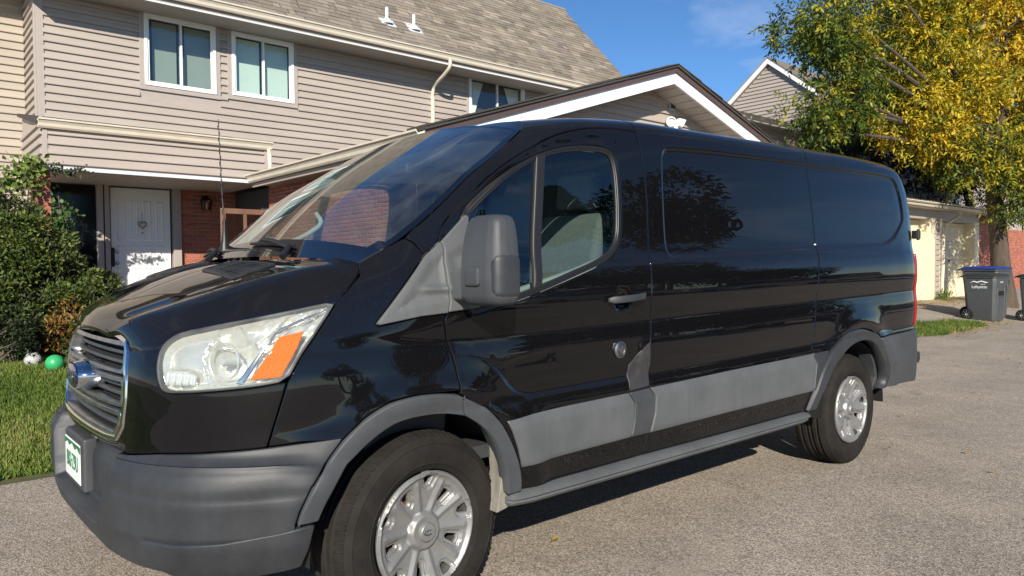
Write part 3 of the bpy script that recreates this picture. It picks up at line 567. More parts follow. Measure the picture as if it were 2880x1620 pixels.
# --- glazing
pane = panel('window_pane', offset(glass_poly, -.012), M_GLASS2, off=-.012, thick=.004, sp=.05)
panel('window_seal', seal_poly, M_RUB, holes=[glass_poly], off=.0, thick=.03, gap=.001, sp=.02)
panel('window_channel', offset(glass_poly, -.004), M_SEALG, holes=[offset(glass_poly, .007)], off=-.004, thick=.01, gap=.0005, sp=.02)
dv = T['divider']; panel('window_divider', [(dv[0][0]-.008, dv[0][1]+.01),(dv[3][0]-.008, dv[3][1]-.005),(dv[2][0]+.002, dv[2][1]-.002),(dv[1][0]+.002, dv[1][1]+.008)], M_BLACK, off=.0, thick=.02, gap=0)
panel('divider_strip', [(dv[0][0]-.014, dv[0][1]+.008),(dv[3][0]-.014, dv[3][1]-.005),(dv[3][0]-.009, dv[3][1]-.005),(dv[0][0]-.009, dv[0][1]+.008)], M_SEALG, off=.002, thick=.02, gap=0, edge=.001)
def windshield():
    E = body([q[0] for q in ws], [q[1] for q in ws]); L = np.concatenate([[0], np.cumsum(np.linalg.norm(np.diff(E, axis=0), axis=1))]); L /= L[-1]
    nt_, ns = 40, 48; V = []; N = []
    c0, c1 = np.array((.775,1.03,1.335)), np.array((1.665,1.03,1.955))
    for i in range(nt_+1):
        t = i/nt_; e = np.array([np.interp(t, L, E[:,k]) for k in range(3)])
        tc = t; c = c0+(c1-c0)*tc; c[2] += .035*math.sin(math.pi*tc)
        for j in range(ns+1):
            s = -1+2*j/ns; a = abs(s)**2.2
            V.append((c[0]+(e[0]-c[0])*a, YC+s*(YC-e[1]), c[2]+(e[2]-c[2])*a))
    n = ns+1; F = [(i*n+j, i*n+j+1, (i+1)*n+j+1, (i+1)*n+j) for i in range(nt_) for j in range(ns)]; mi = []
    for i in range(nt_):
        for j in range(ns):
            s = abs(-1+2*(j+.5)/ns); t = (i+.5)/nt_
            mi.append(1 if (t < .10+.06*(s > .9) or t > .965 or s > .955) else 0)
    Vn = np.array(V)
    o = mesh('windshield', V, F, None, van, True, mats=[M_GLASS, mat('glass edge black', (.004, .004, .005), .04, coat=.5)], mi=mi)
    return Vn.reshape(nt_+1, n, 3)
WS = windshield()
# header strip between the screen and the roof
def header():
    a = WS[-1]; n = len(a); y = a[:,1]
    V = []; vv = np.interp(np.minimum(y, 2*YC-y), body(np.full(60, 1.68), np.linspace(1.9, VTOP, 60))[:,1], np.linspace(1.9, VTOP, 60))
    for dx in (0., .012, .03, .08, .14):
        for k in range(n):
            r = body(1.64+dx, vv[k])[0]; b = (r[0], y[k], r[2]); s = min(1, dx/.03)
            V.append(tuple(np.array(a[k])*(1-s)+np.array(b)*s-np.array((0, 0, .012*(1-abs(2*s-1)))))) if dx < .03 else V.append(b)
    F = [(i*n+k, i*n+k+1, (i+1)*n+k+1, (i+1)*n+k) for i in range(4) for k in range(n-1)]
    mesh('roof_header', V, F, M_PAINT, van, True)
header()
# --- hood: loft from the centre line out to the shut line
HB = [(-.215,1.074),(-.168,1.045),(-.08,1.046),(.0,1.052),(.03,1.066),(.066,1.094),(.126,1.113),(.253,1.132),(.421,1.154),(.569,1.177),(.723,1.204),(.758,1.230),(.812,1.283),(.822,1.305),(.822,1.322)]
def hood():
    B = body([q[0] for q in HB], [q[1] for q in HB]); s = np.concatenate([[0], np.cumsum(np.linalg.norm(np.diff(B, axis=0), axis=1))]); s /= s[-1]
    fr = [(.20,1.03,1.085)]
    cz = pchip([.185,.20,.225,.26,.31,.37,.46,.60,.70,.765], [1.085,1.11,1.135,1.155,1.178,1.205,1.243,1.292,1.314,1.320])
    nu, nv = 60, 40; V = []
    for i in range(nu+1):
        t = i/nu; tb = t; b = np.array([np.interp(tb, s, B[:,k]) for k in range(3)])
        xc = .185+(.765-.185)*t**1.35; c = np.array((xc, 1.03, float(cz(xc))))
        # plateau edge (crease) between centre and shut line
        kk = sstep(0, .5, t); ky = 1.03+(b[1]-1.03)*(.60+.20*t); kx = c[0]+(b[0]-c[0])*(.34+.1*kk); kz = c[2]-.018-.012*(1-t)
        K = np.array((kx, ky, min(kz, c[2]-.006)))
        K[2] = max(K[2], b[2]+.012)
        for j in range(nv+1):
            q = j/nv
            if q < .55:      # centre to crease, gently crowned
                a = q/.55; P = c*(1-a)+K*a; P[2] = c[2]+(K[2]-c[2])*a**2.2; P[0] = c[0]+(K[0]-c[0])*a**1.6
            else:
                a = (q-.55)/.45; d = b-K; P = K+d*a
                P[2] += .9*min(.05, abs(d[2])*.32+.008)*math.sin(math.pi*a)*(1-.35*a)
            V.append(P)
    # soften the crease across rows
    V = np.array(V).reshape(nu+1, nv+1, 3)
    for _ in range(3):
        W = V.copy(); W[:,1:-1] = .25*V[:,:-2]+.5*V[:,1:-1]+.25*V[:,2:]; V = W
        W = V.copy(); W[1:-1,:-1] = .25*V[:-2,:-1]+.5*V[1:-1,:-1]+.25*V[2:,:-1]; V = W
    n = 2*nv+1; full = []
    for i in range(nu+1):
        left = V[i,::-1]; right = V[i,1:]*np.array([1,-1,1])+np.array([0,2*YC,0]); full += list(left)+list(right)
    F = [(i*n+j, i*n+j+1, (i+1)*n+j+1, (i+1)*n+j) for i in range(nu) for j in range(n-1)]
    # rim folded down round the edge
    loop = [j for j in range(n)]+[i*n+n-1 for i in range(1, nu+1)]+[nu*n+j for j in range(n-2, -1, -1)]+[i*n for i in range(nu-1, 0, -1)]
    base = len(full); full += [np.array(full[k])-np.array((-.004 if k < n else .0, 0, .02)) for k in loop]; m = len(loop)
    F += [(loop[k], base+k, base+(k+1) % m, loop[(k+1) % m]) for k in range(m)]
    o = mesh('hood', full, F, M_PAINT, van, True); b_ = bmesh.new(); b_.from_mesh(o.data); bmesh.ops.recalc_face_normals(b_, faces=b_.faces)
    if sum(f.normal.z for f in b_.faces) < 0: bmesh.ops.reverse_faces(b_, faces=b_.faces)
    b_.to_mesh(o.data); b_.free(); o.data.set_sharp_from_angle(angle=math.radians(50))
    return o, np.array(V)
HOOD, HV = hood()
def hood_z(x, y):
    y = min(y, 2*YC-y); A = HV.reshape(-1, 3); d = (A[:,0]-x)**2+(A[:,1]-y)**2; i = np.argsort(d)[:4]; w_ = 1/(d[i]+1e-6); return float((A[i,2]*w_).sum()/w_.sum())
def hood_vent(sy):
    """slatted intake let into the hood, each slat its own piece"""
    f = lambda a, b: (.545+.125*b+.02*a*(1-b), .50+.36*a)
    P = lambda a, b, h: (lambda q: (q[0], q[1] if sy > 0 else 2*YC-q[1], hood_z(*q)+h))(f(a, b))
    root = MB(); n = 12
    ring = [(a, 0) for a in np.linspace(0, 1, n)]+[(1, b) for b in np.linspace(0, 1, 6)[1:]]+[(a, 1) for a in np.linspace(1, 0, n)[1:]]+[(0, b) for b in np.linspace(1, 0, 6)[1:-1]]
    c = (.5, .5); k = len(ring)
    V = [P(a+(a-.5)*.10, b+(b-.5)*.26, .001) for a, b in ring]+[P(a+(a-.5)*.07, b+(b-.5)*.2, .009) for a, b in ring]+[P(a, b, .009) for a, b in ring]+[P(a, b, -.006) for a, b in ring]
    F = [(r*k+i, r*k+(i+1) % k, (r+1)*k+(i+1) % k, (r+1)*k+i) for r in range(3) for i in range(k)]
    fr = root.add(V, F).build('hood_vent', M_BLACK, van, smooth=True)
    MB().add([P(a, b, .0025) for a, b in ring], [tuple(range(k))]).build('vent_backing', M_DARK, fr)
    for i in range(7):
        b = (i+.5)/7; q = [P(a, b-.035, .004) for a in np.linspace(.01, .99, 8)]+[P(a, b+.035, .008) for a in np.linspace(.99, .01, 8)]
        MB().add(q+[(x, y, z-.004) for x, y, z in q], [tuple(range(16)), tuple(range(31, 15, -1))]+[(j, j+16, (j+1) % 16+16, (j+1) % 16) for j in range(16)]).build('vent_slat', M_BLACK, fr)
    for a in (.33, .66):
        q = [P(a-.008, .02, .009), P(a+.008, .02, .009), P(a+.008, .98, .009), P(a-.008, .98, .009)]
        MB().add(q+[(x, y, z-.006) for x, y, z in q], [(0,1,2,3),(7,6,5,4),(0,4,5,1),(1,5,6,2),(2,6,7,3),(3,7,4,0)]).build('vent_bar', M_BLACK, fr)
hood_vent(1); hood_vent(-1)
# cowl below the glass
a = WS[0]; V = [tuple(p+np.array((-.005, 0, -.03))) for p in a]+[tuple(p+np.array((-.06, 0, -.05))) for p in a]+[tuple(p+np.array((.05, 0, -.035))) for p in a]; n = len(a)
MB().add(V, [(k, k+1, n+k+1, n+k) for k in range(n-1)]+[(2*n+k, 2*n+k+1, k+1, k) for k in range(n-1)]).build('cowl', M_BLACK, van, smooth=True, fix=False)
def ws_point(s, t, h=0):
    """point on the screen: s across (-1 near side, 1 far side), t up"""
    i = min(int(t*40), 39); f = t*40-i; j = min(int((s+1)*24), 47); g = (s+1)*24-j
    p = (WS[i,j]*(1-f)+WS[i+1,j]*f)*(1-g)+(WS[i,j+1]*(1-f)+WS[i+1,j+1]*f)*g
    return p+np.array((-.55, 0, .83))*h
for s0, s1, tip in ((-.50, -.98, .06), (.42, .02, .90)):
    w_ = MB(); pv = ws_point(s0, .0)+np.array((-.03, 0, .0)); w_.tube([pv, ws_point(s0+.05, .035, .020), ws_point((s0+tip)/2, .065, .026), ws_point(tip*.75+s0*.25, .075, .024)], [.013, .011, .009, .006], 8)
    wp = w_.build('wiper', M_BLACK, van, smooth=True)
    MB().tube([ws_point(s0+.04, .05, .010), ws_point((s0+tip)/2, .064, .011), ws_point(tip, .07, .010)], [.006, .009, .006], 6).build('blade', M_RUB, wp, smooth=True)
# far-side lower corner: antenna base and whip
b0 = np.array((.865, 1.50, 1.365)); an = MB().lathe([(.0,0),(.030,0),(.026,.02),(.014,.06),(.009,.11),(.007,.16)], tuple(b0), n=16).build('antenna', M_BLACK, van, smooth=True)
tip = b0+np.array((-.02, 0, .64)); MB().tube([b0+np.array((0, 0, .15)), b0*.5+tip*.5, tip], [.0035, .0028, .002], 6).build('antenna_whip', M_BLACK, an)
MB().tube([b0*(1-t)+tip*t+np.array((.004*math.cos(t*70), .004*math.sin(t*70), 0)) for t in np.linspace(.2, .98, 90)], .0016, 5).build('antenna_coil', M_BLACK, an)
# --- grille
gout = ccw([(UF-.0,1.098),(-.5,1.094),(-.314,1.086),(-.215,1.070),(-.168,1.034),(-.132,.948),(-.129,.87),(-.143,.782),(-.193,.727),(-.3,.723),(-.45,.722),(UF,.722)])
panel('grille_mesh', gout, M_DARK, off=-.06, thick=.01)
panel('grille_surround', gout, M_CHROME, holes=[ccw([(UF-.05,1.080),(-.5,1.076),(-.314,1.068),(-.225,1.055),(-.186,1.025),(-.152,.945),(-.149,.87),(-.162,.79),(-.203,.744),(-.3,.739),(-.45,.738),(UF-.05,.738)])], off=.004, thick=.05, gap=.001, sp=.016, edge=.002)
def gloop(z0, z1, e0, e1, wd=.017):
    r = .02; O = ccw([(UF,z0),(e0-r,z0),(e0-.004,z0+.006),(e0,z0+r),(e1,z1-r),(e1-.004,z1-.006),(e1-r,z1),(UF,z1)])
    I = ccw([(UF-.05,z0+wd*.8),(e0-r-wd*.5,z0+wd*.8),(e0-wd,z0+r*.6+wd*.8),(e1-wd,z1-r*.6-wd),(e1-r-wd*.5,z1-wd),(UF-.05,z1-wd)])
    panel('grille_bar', O, M_CHROMED, holes=[I], off=-.002, thick=.045, gap=.001, sp=.016, edge=.002)
    for q in (.36, .66): zz = z0+(z1-z0)*q; panel('grille_slat', ccw([(UF,zz-.005),(e0-wd-.002,zz-.005),(e0-wd-.002,zz+.006),(UF,zz+.006)]), M_PLASD, off=-.03, thick=.02, gap=0, sp=.03)
gloop(.955, 1.062, -.172, -.196); gloop(.845, .945, -.166, -.160); gloop(.742, .832, -.205, -.172)
e = body(UF, .915)[0]; ex, ez = e[0], e[2]
pod = MB().lathe([(.118,.05),(.112,.0),(.104,-.028),(.096,-.036)], (ex, YC, ez), 'x', 40); pod.V = [(x, y, ez+(z-ez)*.48) for x, y, z in pod.V]
em = pod.build('grille_emblem', M_CHROME, van, smooth=True)
ov = MB().lathe([(.097,-.030),(.094,-.040),(.06,-.046),(.0,-.047)], (ex, YC, ez), 'x', 40); ov.V = [(x, y, ez+(z-ez)*.45) for x, y, z in ov.V]; ov.build('badge_oval', M_BLUE, em, smooth=True)
def text(body_, size, loc, rot, m, name, parent, ext=.001, sx=1.0, shear=0, align='CENTER'):
    c = bpy.data.curves.new(name, 'FONT'); c.body = body_; c.size = size; c.align_x = align; c.align_y = 'CENTER'; c.extrude = ext; c.shear = shear; c.space_character = 1.0
    t = bpy.data.objects.new(name, c); COL.objects.link(t); dg = bpy.context.evaluated_depsgraph_get(); me = bpy.data.meshes.new_from_object(t.evaluated_get(dg)); bpy.data.objects.remove(t)
    me.materials.clear(); me.materials.append(m); o = bpy.data.objects.new(name, me); COL.objects.link(o)
    Mx = Matrix.Translation(loc) @ rot.to_4x4() @ Matrix.Diagonal((sx, 1, 1, 1)); me.transform(Mx); return attach(o, parent)
FRONT = Matrix(((0, 0, -1), (-1, 0, 0), (0, 1, 0)))     # lettering that faces the front (-x)
text('Ford', .062, Vector((ex-.0475, YC, ez)), FRONT, M_CHROME, 'badge_script', em, shear=.3)
# plate on its bracket
br = MB().box(.146, .20, YC-.06, YC+.27, .455, .66).build('plate_bracket', M_PLASD, van, bevel=.012)
pl = MB().box(.1415, .145, YC-.03, YC+.245, .482, .632).build('number_plate', M_PLATE, br, bevel=.006)
YP = YC+.108
hills = [(YP-.14,.60),(YP-.09,.615),(YP-.05,.602),(YP,.62),(YP+.05,.604),(YP+.09,.616),(YP+.14,.60),(YP+.14,.626),(YP-.14,.626)]
MB().prism(hills, 'x', .1405, .1414).build('plate_mountains', M_PLATEG, pl)
text('BKI·Z9U', .085, Vector((.1408, YP, .548)), FRONT, M_PLATEG, 'plate_characters', pl, sx=.68)
# step ribs on the bumper's centre
for k in range(7):
    u = UF+.03+.055*k; c = body(u, .425)[0]; c2 = body(u+.012, .425)[0]
    o = MB().tube([tuple(c+np.array((.002, 0, .01))), tuple(c+np.array((.05, 0, .014)))], .004, 6).build('step_rib', M_PLAS2, van, smooth=True); mirrored(o)
# --- headlamps
hlp = ccw(smooth_poly([hl[i] for i in range(len(hl))], 1))
def lamp(u, v, d): return body(u, v)-bodyn(u, v)*np.asarray(d)[...,None] if np.ndim(d) else body(u, v)-bodyn(u, v)*d
HLc = np.array((.322, 1.030))
def hl_depth(u, v):
    """inner housing: a bowl round the main beam, shelves towards the tip"""
    r = np.hypot((u-HLc[0]), (v-HLc[1])*1.15); bowl = .115-.075*np.clip(r/.115, 0, 1.05)**2
    shelf = .030+.012*np.sin((v-.6*u)*150)*sstep(.40, .50, u)+.03*sstep(.25, .1, u)*sstep(1.0, .96, v)
    low = .05*sstep(.985, .955, v-.08*(u-.2))*0
    return np.where(r < .112, np.maximum(bowl, .03), shelf)+low
edge_d = lambda u, v: polydist(u, v, hlp, True)[0]
hd = lambda u, v: hl_depth(np.asarray(u), np.asarray(v))*sstep(.0, .03, edge_d(np.asarray(u), np.asarray(v)))+.006
M_REFL = mat('headlamp reflector', (.74, .74, .70), .2, .6, var=.08, scale=40)
M_FLUTE = mat('fluted lamp glass', (.75, .76, .73), .25, .5)
lens = panel('headlamp', hlp, M_LENS, off=.004, thick=.012, gap=.002, sp=.03)
hls = [o for o in van.children if o.name.startswith('headlamp')]
for par, mir in ((hls[0], False), (hls[1], True)):
    def P(*a, **k):
        o = panel(*a, parent=par, mirror=False, **k)
        if mir:
            r = mirrored(o, a[0], par); bpy.data.objects.remove(o); return r
        return o
    P('lamp_housing', hlp, M_REFL, off=-.004, thick=.004, gap=.005, sp=.009, recess=hd)
    P('lamp_rim', hlp, M_BLACK, holes=[offset(hlp, .010)], off=.002, thick=.02, gap=.001, sp=.02)
    P('amber_marker', T['hlamber'], M_AMBER, off=.0055, thick=.01, gap=.002, sp=.02)
    P('chrome_blade', [(.385,.945),(.50,1.10),(.675,1.165),(.70,1.178),(.52,1.118),(.49,1.095),(.36,.945)], M_CHROME, off=-.012, thick=.02, gap=0, sp=.015)
    for k in range(9):
        u0 = .078+.0145*k; P('lamp_flute', [(u0,.938+.001*k),(u0+.011,.938),(u0+.011,.985-.0035*max(0,k-5)),(u0,.985-.0035*max(0,k-5))], M_FLUTE, off=-.012-.004*(k % 2), thick=.01, gap=0, sp=.02, edge=.003)
    c = body(*HLc)[0]-bodyn(*HLc)[0]*.085; ax = bodyn(*HLc)[0]; ax = np.array((-.9, -.42, .05)); ax /= np.linalg.norm(ax)
    if mir: c = c*np.array((1, -1, 1))+np.array((0, 2*YC, 0)); ax = ax*np.array((1, -1, 1))
    b = MB(); q = Vector(ax).to_track_quat('Z', 'Y').to_matrix()
    b.lathe([(.0,.055),(.010,.054),(.014,.045),(.014,.0)], (0, 0, 0), 'z', 16); b.V = [tuple(q @ Vector(v)+Vector(c)) for v in b.V]; b.build('lamp_bulb', M_TRIM, par, smooth=True)
    b = MB().lathe([(.060,.0),(.062,.010),(.057,.012),(.052,.0)], (0, 0, 0), 'z', 32); b.V = [tuple(q @ Vector(v)+Vector(c)+Vector(ax)*.035) for v in b.V]; b.build('lamp_ring', M_REFL, par, smooth=True)
# --- mirror, sail panels, handle, lock
panel('mirror_sail', [(.846,1.116),(.857,1.108),(1.006,1.132),(1.113,1.140),(1.122,1.181),(1.12,1.212),(1.117,1.233),(1.119,1.277),(1.12,1.317),(1.128,1.37),(1.12,1.394),(1.057,1.347)], M_PLAS2, off=.014, thick=.03, gap=.002, sp=.008, recess=lambda u, v: .010*sstep(.0, .04, polydist(u, v, [(.90,1.145),(1.13,1.18),(1.13,1.36),(1.06,1.33)], True)[0]*np.where(inpoly(u, v, [(.90,1.145),(1.13,1.18),(1.13,1.36),(1.06,1.33)]), 1, 0))-.012*np.exp(-((v-1.225)/.014)**2)*sstep(.98, 1.05, u))
panel('mirror_sail', [(1.12,1.394),(1.128,1.37),(1.12,1.317),(1.119,1.277),(1.117,1.233),(1.12,1.212),(1.122,1.181),(1.113,1.143),(1.247,1.155),(1.232,1.30),(1.236,1.44),(1.243,1.487),(1.228,1.495)], M_PLAS2, off=.016, thick=.03, gap=.002, sp=.008, recess=lambda u, v: .008*sstep(.0, .04, polydist(u, v, [(1.12,1.20),(1.25,1.16),(1.25,1.42),(1.13,1.35)], True)[0]*np.where(inpoly(u, v, [(1.12,1.20),(1.25,1.16),(1.25,1.42),(1.13,1.35)]), 1, 0))-.012*np.exp(-((v-1.225)/.014)**2))
def ring_loft(secs, name, m, parent, n=40, caps=True):
    V = []; k = len(secs[0])
    for s_ in secs: V += s_
    F = [(i*k+j, i*k+(j+1) % k, (i+1)*k+(j+1) % k, (i+1)*k+j) for i in range(len(secs)-1) for j in range(k)]
    if caps: F += [tuple(range(k))[::-1], tuple(range((len(secs)-1)*k, len(secs)*k))]
    return MB().add(V, F).build(name, m, parent, smooth=True)
MQ = [(1.108,-.052),(1.118,-.125),(1.135,-.205),(1.165,-.232),(1.245,-.226),(1.262,-.20),(1.262,-.075),(1.235,-.05)]
def mirror_head():
    secs = []
    for z, s, sh in ((1.148,.45,.02),(1.152,.70,.012),(1.162,.88,.006),(1.185,.98,.0),(1.26,1.0,0),(1.33,.955,.002),(1.39,.885,.006),(1.43,.81,.010),(1.450,.70,.014),(1.459,.52,.02),(1.462,.25,.022)):
        P = resample(smooth_poly(MQ, 1), .011); c = (1.195, -.14)
        secs.append([(c[0]+(x-c[0])*s+sh*.5, c[1]+(y-c[1])*s, z+.012*(y+.14)*0) for x, y in P])
    m0 = min(len(s) for s in secs); return ring_loft([s[:m0] for s in secs], 'wing_mirror', M_PLAS3, van)
mh = mirror_head()
P_ = resample(smooth_poly(MQ, 2), .011); c = (1.195, -.14)
def shell(u0, u1, v0, v1, name, m, off, parent):
    """patch of the mirror housing: u along its outline, v up"""
    Q = smooth_poly(MQ, 2); L = np.concatenate([[0], np.cumsum([math.dist(Q[i], Q[(i+1) % len(Q)]) for i in range(len(Q))])]); L /= L[-1]; Q = np.array(Q+[Q[0]])
    V = []; nu, nv = 16, 16; R = .16
    for i in range(nv+1):
        for j in range(nu+1):
            a, b = j/nu*2-1, i/nv*2-1; k = 1-.16*(abs(a)**6*abs(b)**6)*2
            u = u0+(u1-u0)*(a*k+1)/2; z = v0+(v1-v0)*(b*k+1)/2; s = np.interp(z, (1.148,1.162,1.185,1.26,1.33,1.39), (.45,.88,.98,1,.97,.91))
            x, y = np.interp(u, L, Q[:,0]), np.interp(u, L, Q[:,1]); d = np.array((x-c[0], y-c[1])); d = d*s+d/np.linalg.norm(d)*off*(1-max(abs(a), abs(b))**12*1.3)
            V.append((c[0]+d[0], c[1]+d[1], z))
    n = nu+1; return MB().add(V, [(i*n+j, i*n+j+1, (i+1)*n+j+1, (i+1)*n+j) for i in range(nv) for j in range(nu)]).build(name, m, parent, smooth=True)
so = shell(.22, .47, 1.178, 1.322, 'signal_cover', M_PLAS, .005, mh)
ma = MB().box(1.128, 1.222, -.095, .03, 1.165, 1.278).build('mirror_arm', M_PLAS2, mh, bevel=.014, seg=3)
shell(.03, .15, 1.215, 1.285, 'arm_cover', M_PLAS3, .012, mh)
mr_ = mirrored(mh); 
for ch in mh.children: mirrored(ch, parent=mr_)
def rounded_bar(pts, w, h, name, m, parent):
    secs = []
    for i, p in enumerate(pts):
        s = (.55 if i in (0, len(pts)-1) else 1); secs.append([(p[0], p[1]+s*w*math.copysign(abs(math.cos(t))**.6, math.cos(t)), p[2]+s*h*math.copysign(abs(math.sin(t))**.6, math.sin(t))) for t in np.linspace(0, 2*math.pi, 17)[:-1]])
    return ring_loft(secs, name, m, parent)
y0 = body(2.04, 1.148, False)[0][1]
hz = 1.140
hp = [(1.935,y0-.012,hz-.001),(1.95,y0-.026,hz-.001),(1.99,y0-.040,hz+.001),(2.05,y0-.044,hz+.004),(2.11,y0-.042,hz+.008),(2.15,y0-.030,hz+.011),(2.163,y0-.012,hz+.012)]
o = rounded_bar(hp, .009, .0155, 'door_handle', M_PLAS, van); mirrored(o)
lk = body(2.028, .925)[0]; b = MB().lathe([(.038,.0),(.037,-.006),(.030,-.010),(.028,-.004),(.020,-.006),(.018,-.012),(.0,-.013)], tuple(lk+np.array((0,-.001,0))), 'y', 28)
b.build('lock_guard', M_CHROMED, van, smooth=True)
# --- wheels
def tyre_mesh():
    m = MB(); n = 96; R0 = .352
    prof = [(.215,-.085),(.222,-.104),(.240,-.113),(.243,-.1165),(.246,-.1145),(.285,-.118),(.310,-.1145),(.313,-.1165),(.318,-.112),(.335,-.104),(.346,-.090),(R0-.001,-.072)]
    grooves = [(-.062,.0),(-.056,.009),(-.050,.009),(-.044,0),(-.022,0),(-.016,.009),(-.010,.009),(-.004,0),(.004,0),(.010,.009),(.016,.009),(.022,0),(.044,0),(.050,.009),(.056,.009),(.062,0)]
    prof += [(R0-d, y) for y, d in grooves]; prof += [(r, -y) for r, y in prof[:12][::-1]]
    m.lathe(prof, (0, 0, 0), 'y', n); return m
TY = tyre_mesh()
def ty_block(a, y0, y1, slant, dr=.0045, wd=.024, r=.3505):
    """one shoulder tread lug"""
    V = []
    for h in (0, dr):
        for yy, ss in ((y0, 0), (y1, slant)):
            for s in (-1, 1):
                t = a+ss+s*wd/2/r*(1 if h == 0 else .86); rr = r-(.012 if abs(yy) > .095 else 0)+h; V.append((rr*math.cos(t), yy, rr*math.sin(t)))
    return V, [(0,1,3,2),(4,6,7,5),(0,4,5,1),(2,3,7,6),(0,2,6,4),(1,5,7,3)]
for k in range(72):
    a = 2*math.pi*k/72
    for s in (-1, 1): TY.add(*ty_block(a, s*.066, s*.103, .02*s)); TY.add(*ty_block(a+.03, s*.025, s*.042, -.03*s, .003)); 
def cover_mesh():
    """wheel cover: five twin spokes, ten openings"""
    R = .216; loops = []
    outer = [(R*math.cos(t), R*math.sin(t)) for t in np.linspace(0, 2*math.pi, 121)[:-1]]
    def hole(th, r0, r1, w0, w1):
        r0, r1, w0, w1 = r0+.006, r1-.002, w0*.82, w1*.82
        c, s = math.cos(th), math.sin(th); pts = [(r0, -w0), (r1, -w1), (r1+.004, 0), (r1, w1), (r0, w0), (r0-.006, 0)]
        return [(r*c-q*s, r*s+q*c) for r, q in pts]
    for k in range(5):
        th = math.radians(84+72*k); loops.append(hole(th, .158, .196, .015, .027)); loops.append(hole(th+math.radians(36), .112, .165, .012, .022))
    return outer, loops
WCO, WCH = cover_mesh()
def cap_h(x, z):
    x = np.asarray(x); z = np.asarray(z); r = np.hypot(x, z); t = np.arctan2(z, x); k = 5; ph = np.cos(k*(t-math.radians(84)))
    h = .004-.030*np.clip(1-(r/.205)**2, 0, 1)+.024*sstep(.075, .055, r)+.010*sstep(.19, .206, r)-.012*sstep(.208, .216, r)
    d = np.full(np.shape(x), 9.)
    for H in WCH: d = np.minimum(d, np.where(inpoly(x, z, H), 0, polydist(x, z, H, True)[0]))
    h = h-.010*sstep(.013, .009, d)                       # crisp bevelled rims round the openings
    for q in range(10):                                    # hard-edged flutes along the spokes
        a = math.radians(84+18+36*q); dd = np.abs(np.sin(t-a))*r+np.where(np.cos(t-a) < 0, 9, 0); h = h+.009*np.clip(1-dd/.018, 0, 1)*sstep(.055, .08, r)*sstep(.198, .175, r)
    return h
def capsurf(u, v): u = np.asarray(u); v = np.asarray(v); return np.stack([u, -.108-cap_h(u, v), v], -1)
def capn(u, v):
    e = 2e-3; a = capsurf(u+e, v)-capsurf(u-e, v); b = capsurf(u, v+e)-capsurf(u, v-e); n = np.cross(a, b); return n/np.linalg.norm(n, axis=-1)[...,None]
def wheel(x, steer=0.):
    w_ = TY.build('wheel', M_TYRE, None, smooth=True); w_.data.set_sharp_from_angle(angle=math.radians(30))
    parts = []
    c = panel('wheel_cover', WCO, M_CAP, parent=None, holes=WCH, thick=.02, gap=0, sp=.0048, edge=.0015, surf=(capsurf, capn), mirror=False); parts.append(c)
    hb = MB().lathe([(.0,-.120),(.030,-.120),(.034,-.116),(.036,-.104)], (0, 0, 0), 'y', 24).build('cover_boss', M_CAP, None, smooth=True)
    ov = MB().lathe([(.021,-.1205),(.0205,-.1225),(.018,-.1212),(.0,-.1208)], (0, 0, 0), 'y', 28); ov.V = [(x_, y_, z_*.5) for x_, y_, z_ in ov.V]
    lg = ov.build('boss_badge', M_CHROMED, None, smooth=True)
    rm = MB().lathe([(.218,-.088),(.205,-.080),(.195,-.06),(.19,.0),(.20,.09),(.218,.088)], (0, 0, 0), 'y', 48).build('rim', mat('steel rim', (.03, .03, .03), .6), None, smooth=True)
    ds = MB().lathe([(.0,-.045),(.15,-.045),(.15,-.02),(.0,-.02)], (0, 0, 0), 'y', 40).build('brake_disc', M_RUST, None, smooth=True)
    for q in (c, hb, lg, rm, ds): q.parent = w_; q.matrix_parent_inverse = Matrix()
    text('Ford', .016, Vector((0, -.1215, 0)), Matrix(((1, 0, 0), (0, 0, -1), (0, 1, 0))), M_CAP, 'badge_script', None, ext=.0008, shear=.3).parent = w_
    return w_
def place(w_, loc, rz, parent):
    w_.parent = parent; w_.matrix_parent_inverse = Matrix.Translation(-parent.location); w_.location = loc; w_.rotation_euler = (0, 0, rz)
w1 = wheel(0); place(w1, (1.035, .165, .345), math.radians(4.5), van)
for loc, rz in (((4.335, .165, .348), 0), ((1.035, 2*YC-.165, .345), math.pi+math.radians(4.5)), ((4.335, 2*YC-.165, .348), math.pi)):
    c = copy_tree(w1); place(c, loc, rz, van)
w1.rotation_euler = (0, math.radians(0), math.radians(4.5))
# wheel wells, underbody, floor
def well(cx, cz, r):
    m = MB(); n = 24; V = []; T_ = np.linspace(-.02, math.pi+.02, n)
    for y in (.035, .46):
        V += [(cx+r*math.cos(t), y, cz+r*math.sin(t)) for t in T_]
    F = [(k, k+1, n+k+1, n+k) for k in range(n-1)]+[tuple(range(n, 2*n))]
    o = m.add(V, F).build('wheel_well', M_DARK, van, smooth=True, fix=False); mirrored(o)
well(1.035, .35, .445); well(4.335, .355, .43)
o = MB().prism([(1.345,.35),(1.40,.36),(1.42,.5),(1.395,.62),(1.33,.72),(1.31,.71),(1.365,.60),(1.375,.5),(1.355,.40)], 'y', .03, .11).build('arch_liner', M_DIRT, van, bevel=.004); mirrored(o)
o = MB().prism([(4.60,.44),(4.72,.44),(4.735,.55),(4.70,.65),(4.62,.73),(4.60,.70),(4.665,.60),(4.68,.52)], 'y', .05, .14).build('arch_liner', M_PLASD, van, bevel=.004); mirrored(o)
ub = MB().box(.35, .55, .2, 1.86, .40, .60).box(1.48, 3.88, .10, 1.96, .38, .52).box(4.80, 5.38, .12, 1.94, .44, .60).box(.55, 1.5, .5, 1.56, .36, .62).box(3.86, 4.82, .5, 1.56, .40, .70)
ub.build('underbody', M_DARK, van)
